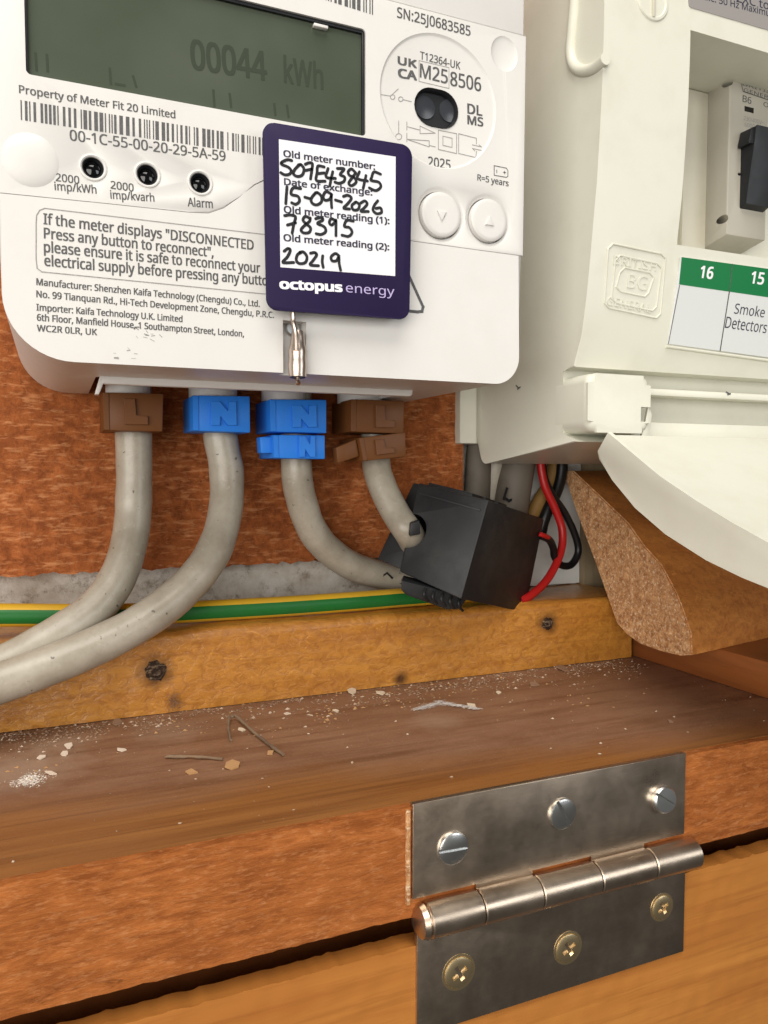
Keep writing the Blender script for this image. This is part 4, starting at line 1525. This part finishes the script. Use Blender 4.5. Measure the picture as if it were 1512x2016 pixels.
# quarter-turn screw cap on the cover
cp = PY(fy[0][0]).at(1285, 2)
bm = NB()
add_lathe(bm, [(5.6, -1), (5.6, .15), (5.3, .45), (4.6, .5), (4.3, .2), (2.0, .2), (0, .2)], cp, seg=44)
cap = obj('screw_cap', bm, M['cu_cream'], cu)
bm = NB()
add_box(bm, cp.x - .5, cp.x + .5, cp.y - .75, cp.y - .1, cp.z - 4.6, cp.z + 4.6, .15)
obj('slot_bar', bm, M['cu_inner'], cap)
# embossed maker's plate on the cover
def cover_plane(py):
    """Plane of the curved cover at a photo row."""
    for (a, b), (pa, pb) in zip(zip(fy, fy[1:]), zip(front_px, front_px[1:])):
        if pa[1] <= py <= pb[1]:
            e = Vector((0, b[0] - a[0], b[1] - a[1]))
            n = Vector((1, 0, 0)).cross(e)
            return Plane((0, a[0], a[1]), n)
E1 = cover_plane(550)
bm = NB()
def rr_px(x0, y0, x1, y1, sk):
    c = [(x0 + 10, y0), (x1 - 8, y0 + sk), (x1, y0 + sk + 9), (x1 - 10, y1 + sk - 8), (x1 - 18, y1 + sk), (x0 + 2, y1), (x0 - 7, y1 - 9), (x0, y0 + 10), (x0 + 10, y0)]
    return [E1.at(x, y, 0.05) for x, y in c]
for q in ((1197, 480, 1310, 606, 20), (1211, 503, 1302, 596, 16), (1220, 527, 1287, 574, 10)):
    add_tube(bm, rr_px(*q), 0.28, 8)
obj('embossed_frame', bm, M['cu_cream'], cu)
bm = NB()
add_text(bm, 'BRITISH', (1207, 520), (1291, 534), 17, E1, 0.02, 0.0, 0.0)
add_text(bm, 'BG', (1234, 566), (1272, 572), 28, E1, 0.02, 0.0, 0.0)
add_text(bm, 'GENERAL', (1194, 600), (1280, 616), 17, E1, 0.02, 0.0, 0.0)
r_ = bmesh.ops.extrude_face_region(bm, geom=bm.faces[:])
for q in r_['geom']:
    if isinstance(q, bmesh.types.BMVert):
        q.co += E1.n * .22
obj('embossed_text', bm, M['cu_cream'], cu)
bm = NB()
side = Plane((XC - .08, 0, 0), (-1, 0, 0)); side.n = Vector((-1, 0, 0))
plines(bm, side, [[(1016, 759), (1021, 764)], [(1019, 766), (1024, 762)]], .5, 0)
obj('scuff', bm, M['ink'], cu, smooth=False, fix=False)
bm = NB()
ED = PY(fy[-1][0] - .99)
plines(bm, ED, [[(1430, 772), (1437, 776)], [(1433, 777), (1438, 775)]], .5, 0)
obj('scuff', bm, M['ink'], cu, smooth=False, fix=False)
# circuit label strip
E2 = cover_plane(600)
def quad(bm, plane, c, off):
    bm.faces.new([bm.verts.new(plane.at(x, y, off)) for x, y in c])
strip_n = E2
bm = NB()
qs = [(1343, 506), (1600, 541), (1600, 716), (1315, 677)]
f = [E2.at(x, y, .35) for x, y in qs]
add_poly_prism(bm, f, [p - E2.n * .9 for p in f], 0.08, 1)
strip = obj('circuit_label', bm, M['label_white'], cu)
bm = NB()
quad(bm, E2, [(1342, 506), (1600, 541), (1600, 598), (1337, 560)], .39)
obj('green_header', bm, M['label_green'], strip, smooth=False, fix=False)
bm = NB()
plines(bm, E2, [[(1442, 520), (1436, 574)]], .3, .42)
plines(bm, E2, [[(1436, 574), (1418, 690)]], .42, .41)
plines(bm, E2, [[(1338, 562), (1316, 676)]], .3, .41)
obj('label_rule', bm, M['ink'], strip, smooth=False, fix=False)
text_obj('circuit_number', [('16', (1378, 546), (1402, 549), 23, .05), ('15', (1478, 557), (1502, 560), 23, .05)], E2, M['white_ink'], strip, off=.43)
text_obj('circuit_name', [('Smoke', (1445, 617), (1504, 625), 20), ('Detectors', (1427, 645), (1508, 656), 22)], E2, M['ink_dark'], strip, off=.43)
# ridge under the label
bm = NB()
P = [E2.at(1312, 682, .1), E2.at(1620, 724, .1)]
add_tube(bm, P, .45, 8)
obj('label_ledge', bm, M['cu_cream'], cu)
# rating plate at the top
E0 = PY(fy[0][0] - .08)
bm = NB()
pr_ = [E0.at(x, y) for x, y in ((1352, -60), (1640, 10), (1640, 97), (1356, 14))]
pr2 = [(p.x, p.z) for p in pr_]
add_xz_prism(bm, round_poly(pr2, [0, 0, 0, 1.0], 5), fy[0][0] - .2, fy[0][0] + .4)
rp = obj('rating_plate', bm, M['label_grey'], cu)
text_obj('rating_text', [('2XC to BS EN 61439', (1450, 3), (1640, 50), 16), ('230 V a.c. 50 Hz Maximum load 100A', (1340, -13), (1600, 54), 13)], PY(fy[0][0] - .2), M['ink_dark'], rp, off=.05, bold=.01)

# inside the window
bm = NB()
add_box(bm, PY(Y_IN - 3).at(1386, 300).x - 8, PY(Y_IN).at(1386, 300).x - .5, Y_IN - 2.0, Y_IN + .5, wz0 + .2, wz1 - .2, .3)
obj('carrier', bm, M['cu_inner'], cu)
# ---- circuit breaker
YK = Y_IN - 11
KP = PY(YK)
bx0 = PY(Y_IN - 1).at(1388, 300).x
kx1 = KP.at(1434, 300).x
kz1, kz0 = KP.at(1440, 122).z, KP.at(1440, 476).z
brk = thing('circuit_breaker', (bx0 + 9, Y_IN - 1, kz0), 'grey circuit breaker with a large black switch inside the fuse box', 'circuit breaker')
bm = NB()
bx1 = bx0 + 17.8
c8 = [Vector((kx1, YK, kz1)), Vector((bx1, YK, kz1)), Vector((bx1, YK, kz0 + 2.2)), Vector((kx1, YK, kz0 + 2.2)),
      Vector((bx0, Y_IN - .3, kz1 + .5)), Vector((bx1, Y_IN - .3, kz1 + .5)), Vector((bx1, Y_IN - .3, kz0)), Vector((bx0, Y_IN - .3, kz0))]
add_hexa(bm, c8, .35, 2)
kb = obj('breaker_body', bm, M['breaker_grey'], brk)
hol = []
for (x, y, r) in ((1422, 172, 1.35), (1413, 436, 1.35), (1441, 352, .55)):
    q = PY(YK + 4).at(x, y)
    b_ = NB()
    add_lathe(b_, [(r, -9), (r, 9)], Vector((q.x, YK + 2, q.z)), Vector((-.55, -1, 0)), 20)
    hol.append(b_)
cut(kb, hol)
tx0 = KP.at(1468, 250)
bm = NB()
T1 = PY(YK - 4)
tp_ = [(T1.at(1468, 262).z, YK - 1), (T1.at(1480, 250).z, YK - 6), (T1.at(1480, 300).z, YK - 5), (T1.at(1480, 398).z, YK - 2.5), (T1.at(1480, 408).z, YK + 2), (T1.at(1468, 262).z, YK + 2)]
add_yz_prism(bm, [(y, z) for z, y in tp_], T1.at(1478, 300).x, bx1 - 1.5, .4, 2)
obj('switch_lever', bm, M['black'], brk)
bm = NB()
add_xz_prism(bm, round_poly([xz(1464, 286, YK - 3), xz(1482, 288, YK - 3), xz(1486, 250, YK - 3), xz(1470, 256, YK - 3)], .4, 3), YK - 5, YK - .5, .3)
obj('lever_grip', bm, M['black'], brk)
bm = NB()
add_box(bm, KP.at(1466, 205).x, KP.at(1484, 205).x, YK - .05, YK + .3, KP.at(1475, 221).z, KP.at(1475, 211).z)
obj('status_window', bm, M['lens'], brk)
text_obj('breaker_text', [('BRITISH', (1462, 168), (1530, 188), 7), ('GENERAL', (1464, 180), (1530, 200), 7), ('B6', (1462, 200), (1479, 205), 13, .02),
                          ('O', (1503, 209), (1513, 212), 9)], KP, M['ink'], brk, off=.06, bold=.005,
         lines=[[(1540, 172), (1457, 154), (1463, 180), (1540, 206)]], lw=.3)
text_obj('small_print', [('230/400V~', (1464, 236), (1504, 246), 8), ('6000', (1466, 249), (1486, 253), 8)], KP, M['ink_light'], brk, off=.06)

# ================================================================== HINGE
YH = Y_SHELF_FRONT - 0.55
HP = PY(YH)
hc = [(811, 1590), (1345, 1477), (1352, 1655), (818, 1790)]
hl = [HP.at(811, 1592), HP.at(1345, 1477)]
hx0, hx1 = HP.at(813, 1640).x, HP.at(1348, 1600).x
hz1 = (HP.at(811, 1592).z + HP.at(1345, 1477).z) / 2
pinL, pinR = HP.at(835, 1806), HP.at(1362, 1672)
zp = (pinL.z + pinR.z) / 2
hz0 = HP.at(1362, 1868).z
hinge = thing('butt_hinge', ((hx0 + hx1) / 2, YH, hz0), 'steel butt hinge joining the shelf edge to the door', 'hinge')
KR = 3.7
yk = YH - 0.6
bm = NB()
add_box(bm, hx0, hx1, YH, YH + 1.5, zp + 1.5, hz1, 0.12)
leafU = obj('leaf', bm, M['plate'], hinge)
bm = NB()
add_box(bm, hx0 + 1.0, hx1 + .6, YH, YH + 1.5, hz0, zp - 1.5, 0.12)
leafL = obj('leaf', bm, M['plate'], hinge)
KP2 = PY(yk - 3.0)
kxs = [KP2.at(x, y).x for x, y in ((849, 1802), (953, 1776), (1068, 1748), (1183, 1716), (1290, 1690), (1380, 1668))]
for i in range(5):
    a, b = kxs[i], kxs[i + 1]
    bm = NB()
    add_lathe(bm, [(KR - .25, a + .12), (KR, a + .35), (KR, b - .35), (KR - .25, b - .12)], Vector((0, yk - .6, zp)), Vector((1, 0, 0)), 36)
    k = obj('knuckle', bm, M['plate'], hinge)
# rolled tongues from leaf to knuckle, seen as steps
for i in range(5):
    a, b = kxs[i], min(kxs[i + 1], hx1)
    bm = NB()
    if i % 2 == 0:
        add_box(bm, a + .3, b - .2, YH + .1, YH + 1.4, zp - KR - 1.0, zp - 1, 0.1)
    else:
        add_box(bm, a + .3, b - .2, YH + .1, YH + 1.4, zp + 1, zp + KR + 1.0, 0.1)
    obj('tongue', bm, M['plate'], hinge)
slots_u, slots_l = [], []
for i in range(5):
    a, b = kxs[i] - .15, kxs[i + 1] + .15
    c_ = NB()
    if i % 2 == 0:
        add_box(c_, a - (3 if i == 0 else 0), b + (3 if i == 4 else 0), YH - 2, YH + 3, zp - 2, zp + KR + 0.75)
        slots_u.append(c_)
    else:
        add_box(c_, a, b, YH - 2, YH + 3, zp - KR - 1.0, zp + 2)
        slots_l.append(c_)
for c_ in slots_u:
    cut(leafU, [c_])
for c_ in slots_l:
    cut(leafL, [c_])
bm = NB()
x0p = kxs[0]
add_lathe(bm, [(0, x0p - 2.6), (KR * .55, x0p - 2.4), (KR * .88, x0p - 1.6), (KR * .98, x0p - .5), (KR * .86, x0p - .35), (KR * .84, x0p + .3), (KR * .5, x0p + .4), (KR * .5, kxs[-1] - .4)],
          Vector((0, yk - .6, zp)), Vector((1, 0, 0)), 32)
obj('pin', bm, M['plate'], hinge)

def slotted(px, py, ang, lift=0.9, tiltv=(0, -1, 0), rad=None):
    c = HP.at(px, py)
    R = rad or 3.55
    ax = Vector(tiltv).normalized()
    bm = NB()
    add_lathe(bm, [(R * .96, -.4), (R, lift * .5), (R * .97, lift * .8), (R * .86, lift), (0, lift + .06)], c, ax, 36)
    s = obj('screw', bm, M['screw_zinc'], hinge)
    a = Vector((1, 0, 0)); u = (a - ax * a.dot(ax)).normalized(); v = ax.cross(u) * -1
    d = u * math.cos(ang) + v * math.sin(ang)
    e = d.cross(ax)
    b_ = NB()
    m_ = c + ax * (lift - .4)
    hw, hl_ = .36, R * 1.15
    q = [m_ + d * hl_ + e * hw, m_ - d * hl_ + e * hw, m_ - d * hl_ - e * hw, m_ + d * hl_ - e * hw]
    add_hexa(b_, q + [p + ax * 2 for p in q])
    cut(s, [b_])
    return s
slotted(890, 1668, math.radians(2), 1.1)
slotted(1106, 1601, math.radians(62), 0.9)
slotted(1303, 1572, math.radians(35), 1.7, (-.05, -1, .12), 3.3)

def cross_screw(px, py, R):
    c = HP.at(px, py)
    bm = NB()
    add_lathe(bm, [(R * 1.18, -.2), (R * 1.16, .08), (R * 1.02, .12), (R * 1.0, .0), (R * .98, .25), (R * .86, .42), (R * .5, .5), (0, .52)], c, Vector((0, -1, 0)), 36)
    s = obj('screw', bm, M['screw_brass'], hinge)
    cs = []
    for a in (.5, .5 + math.pi / 2):
        d = Vector((math.cos(a), 0, math.sin(a))); e = Vector((-d.z, 0, d.x))
        b_ = NB()
        q = []
        for yy, hl_, hw in ((-1.0, R * .62, R * .17), (1.2, R * .25, R * .08)):
            for sx_, se in ((1, 1), (-1, 1), (-1, -1), (1, -1)):
                q.append(c + Vector((0, yy, 0)) + d * hl_ * sx_ + e * hw * se)
        add_hexa(b_, q)
        cs.append(b_)
    for b_ in cs:
        cut(s, [b_])
for (x, y, r) in ((903, 1914, 3.45), (1118, 1866, 3.35), (1303, 1786, 3.0)):
    cross_screw(x, y, r)
# pale packing strip left of the hinge
bm = NB()
a = HP.at(801, 1640)
add_box(bm, a.x + .15, hx0 - .35, Y_SHELF_FRONT - .2, Y_SHELF_FRONT + 2.5, HP.at(805, 1785).z, HP.at(800, 1597).z, .15)
o = obj('recess_edge', bm, M['chip_end'], shelf)

# ================================================================== DEBRIS ON THE SHELF
def flake(px, py, size, mat, label, name, asp=.55, lift=.3, group=None, thick=.22):
    c = ptz(px, py, Z_SHELF + .25)
    rng = random.Random(px * 31 + py)
    n_ = rng.randint(4, 6)
    ang = rng.uniform(-.5, .5)
    top = []
    for k in range(n_):
        t = 2 * math.pi * k / n_ + rng.uniform(-.25, .25)
        x, y = math.cos(t) * size * rng.uniform(.7, 1.1), math.sin(t) * size * asp * rng.uniform(.6, 1.2) * 1.6
        X = x * math.cos(ang) - y * math.sin(ang)
        Yv = x * math.sin(ang) + y * math.cos(ang)
        top.append(Vector((c.x + X, c.y + Yv, c.z + lift + Yv * .25 + rng.uniform(-.1, .2) * size * .3)))
    bm = NB()
    add_poly_prism(bm, top, [p - Vector((0, 0, thick + size * .05)) for p in top])
    zmin = min(v.co.z for v in bm.verts)
    for v in bm.verts:
        v.co.z += Z_SHELF + .05 - zmin
    o = obj(name, bm, M[mat], smooth=False)
    return tag(o, label, 'debris', group or 'flakes scattered on the shelf')
flake(694, 1363, 2.0, 'chip_pale', 'large pale wood flake against the middle of the batten', 'wood_flake', .6)
flake(749, 1366, 1.9, 'chip_pale', 'pale elongated flake a little right of the largest flake', 'wood_flake', .35)
flake(928, 1391, 1.7, 'chip_pale', 'square pale flake at the right end of the white cobweb', 'wood_flake', .6)
flake(981, 1364, 1.0, 'chip_pale', 'small pale flake behind the square flake near the batten', 'wood_flake', .6)
flake(661, 1399, 1.0, 'chip_pale', 'small pale splinter below the largest flake', 'wood_flake', .35)
flake(475, 1437, 1.3, 'chip_pale', 'white flake lying beside the bent twig', 'wood_flake', .4)
flake(458, 1509, 2.0, 'chip_tan', 'tan leaf-like flake at the end of the straight twig', 'wood_flake', .5)
flake(533, 1483, 1.0, 'chip_tan', 'small tan chip at the foot of the bent twig', 'wood_flake', .5)
flake(377, 1521, 1.6, 'chip_tan', 'tan sliver in front of the straight twig', 'wood_flake', .35)
flake(240, 1477, 1.5, 'crumb_white', 'long white flake above the straight twig, left part of the shelf', 'plaster_flake', .3)
flake(135, 1470, 1.2, 'crumb_white', 'upper of two white crumbs close together at the left', 'plaster_flake', .7)
flake(127, 1485, 1.1, 'crumb_white', 'lower of two white crumbs close together at the left', 'plaster_flake', .6)
flake(100, 1523, 1.5, 'crumb_white', 'white sliver right of the plaster smear', 'plaster_flake', .3)
flake(82, 1492, 1.2, 'crumb_white', 'white broken plaster lump above the plaster smear', 'plaster_flake', .7)
flake(231, 1424, 1.4, 'crumb_brown', 'square dull crumb at the foot of the batten on the left', 'brown_crumb', .8)
flake(1107, 1318, 2.1, 'crumb_brown', 'brown fluffy lump close to the batten below the nail hole', 'brown_crumb', .8)
flake(1052, 1348, 1.9, 'crumb_brown', 'curled brown shaving left of the brown fluffy lump', 'brown_crumb', .5)
flake(1322, 1311, 1.8, 'crumb_brown', 'rounded brown lump beside the dark upstand', 'brown_crumb', .9, thick=2.0)
flake(1320, 1420, .9, 'crumb_brown', 'small brown sliver alone at the right of the shelf', 'brown_crumb', .5)
flake(565, 1420 - 15, 1.0, 'crumb_white', 'small white chip to the right of the bent twig', 'plaster_flake', .4)

def twig(ctrl, r, label):
    P = smooth_path([ptz(x, y, Z_SHELF + h) for x, y, h in ctrl], 6)
    jr = random.Random(label)
    P = [q + Vector((jr.uniform(-.16, .16), jr.uniform(-.2, .2), jr.uniform(-.06, .1))) for q in P]
    bm = NB()
    add_tube(bm, P, r, 9, True, lambda t: 1 + .6 * noise.noise(Vector((t * 23, r * 9, 1))))
    o = obj('twig', bm, M['twig'])
    return tag(o, label, 'twig', 'twigs on the shelf')
twig([(325, 1490, .5), (380, 1490, .6), (438, 1494, .5)], .36, 'straight twig lying flat in front of the flakes')
twig([(452, 1412, 1.4), (468, 1413, 1.2), (510, 1450, .8), (558, 1486, .5)], .38, 'bent twig with its upper end near the batten')
twig([(452, 1410, 1.4), (450, 1430, .9), (455, 1458, .4)], .35, 'short twig hooked under the top of the bent twig')

# cobweb fluff and plaster smear: loose fibres and grains
rng = random.Random(11)
bm = NB()
for k in range(420):
    t = rng.random()
    x = 815 + 120 * t + rng.gauss(0, 4)
    y = 1397 - 9 * math.sin(t * math.pi) + rng.gauss(0, 1.6) * (1.2 - t) - 14 * max(0, .2 - abs(t - .38)) * rng.random() * 3
    c = ptz(x, y, Z_SHELF + rng.uniform(.1, .7))
    l = rng.uniform(.6, 2.2)
    a = rng.gauss(.12, .18)
    e = c + Vector((math.cos(a) * l, math.sin(a) * l, rng.uniform(-.2, .2)))
    add_tube(bm, [c, (c + e) / 2 + Vector((0, 0, .15)), e], .032, 3, False)
o = obj('cobweb', bm, M['web'])
tag(o, 'wispy white cobweb strand on the shelf in front of the batten', 'cobweb')
bm = NB()
for (x, y) in ((340, 1385), (352, 1380), (345, 1372)):
    pass
for k in range(220):
    c = pt(344 + rng.gauss(0, 6), 1380 + rng.gauss(0, 9), YB - 1.2 - abs(rng.gauss(0, .6)))
    a = rng.uniform(0, 6.28)
    e = c + Vector((math.cos(a), rng.uniform(-.3, .3), math.sin(a))) * rng.uniform(.4, 1.4)
    add_tube(bm, [c, e], .032, 3, False)
o = obj('fluff', bm, M['crumb_brown'])
tag(o, 'small grey tuft of fluff stuck to the batten below the dark knot', 'fluff')

# fine dust and crumbs, denser towards the batten
def grains(name, n_, mat, sampler, smin, smax, label, seed):
    rng = random.Random(seed)
    bm = NB()
    for _ in range(n_):
        for _try in range(6):                       # grains gather in drifts
            x, y = sampler(rng)
            if noise.fractal(Vector((x * .09, y * .16, seed * 3.7)), 0.8, 2.1, 4) > rng.uniform(-.25, .45):
                break
        s = smin + (smax - smin) * rng.random() ** 4
        z = Z_SHELF
        k = 4
        a0 = rng.uniform(0, 6.28)
        base = [bm.verts.new((x + math.cos(a0 + t * 6.283 / k) * s * rng.uniform(.5, 1.4), y + math.sin(a0 + t * 6.283 / k) * s * rng.uniform(.4, 1.0), z + rng.uniform(0.0, .12))) for t in range(k)]
        tip = bm.verts.new((x + rng.uniform(-.3, .3) * s, y + rng.uniform(-.3, .3) * s, z + s * rng.uniform(.35, .9)))
        for t in range(k):
            bm.faces.new((base[t], base[(t + 1) % k], tip))
    o = obj(name, bm, M[mat], smooth=False)
    return tag(o, label, kind='stuff')
def near_batten(r):
    return r.uniform(-45, 195), YB - abs(r.gauss(0, 9)) - .2
def all_over(r):
    return r.uniform(-50, 198), YB - .5 - 78 * r.random() ** 1.5
def clump(r):
    c = r.choice(((35, -34), (100, -33), (120, -36), (60, -50), (140, -60), (-8, -58), (80, -40)))
    return c[0] + r.gauss(0, 12), min(YB - .4, c[1] + r.gauss(0, 6))
grains('dust', 6000, 'crumb_dust', near_batten, .10, .55, 'brown grains of dust along the foot of the batten', 1)
grains('pale_crumbs', 900, 'crumb_mid', near_batten, .10, .75, 'pale crumbs along the foot of the batten', 2)
grains('scattered_crumbs', 420, 'crumb_mid', all_over, .08, .65, 'pale crumbs scattered over the shelf', 3)
grains('shavings', 420, 'chip_tan', clump, .12, .8, 'tan crumbs in small drifts on the shelf', 4)
def smear(r):
    t = r.gauss(0, 1)
    c = ptz(55 + 17 * t, 1537 - 4 * t + r.gauss(0, 6.5), Z_SHELF)
    return c.x, c.y
grains('plaster_smear', 1100, 'crumb_pale', smear, .08, .34, 'white powdery plaster smear at the left of the shelf', 5)
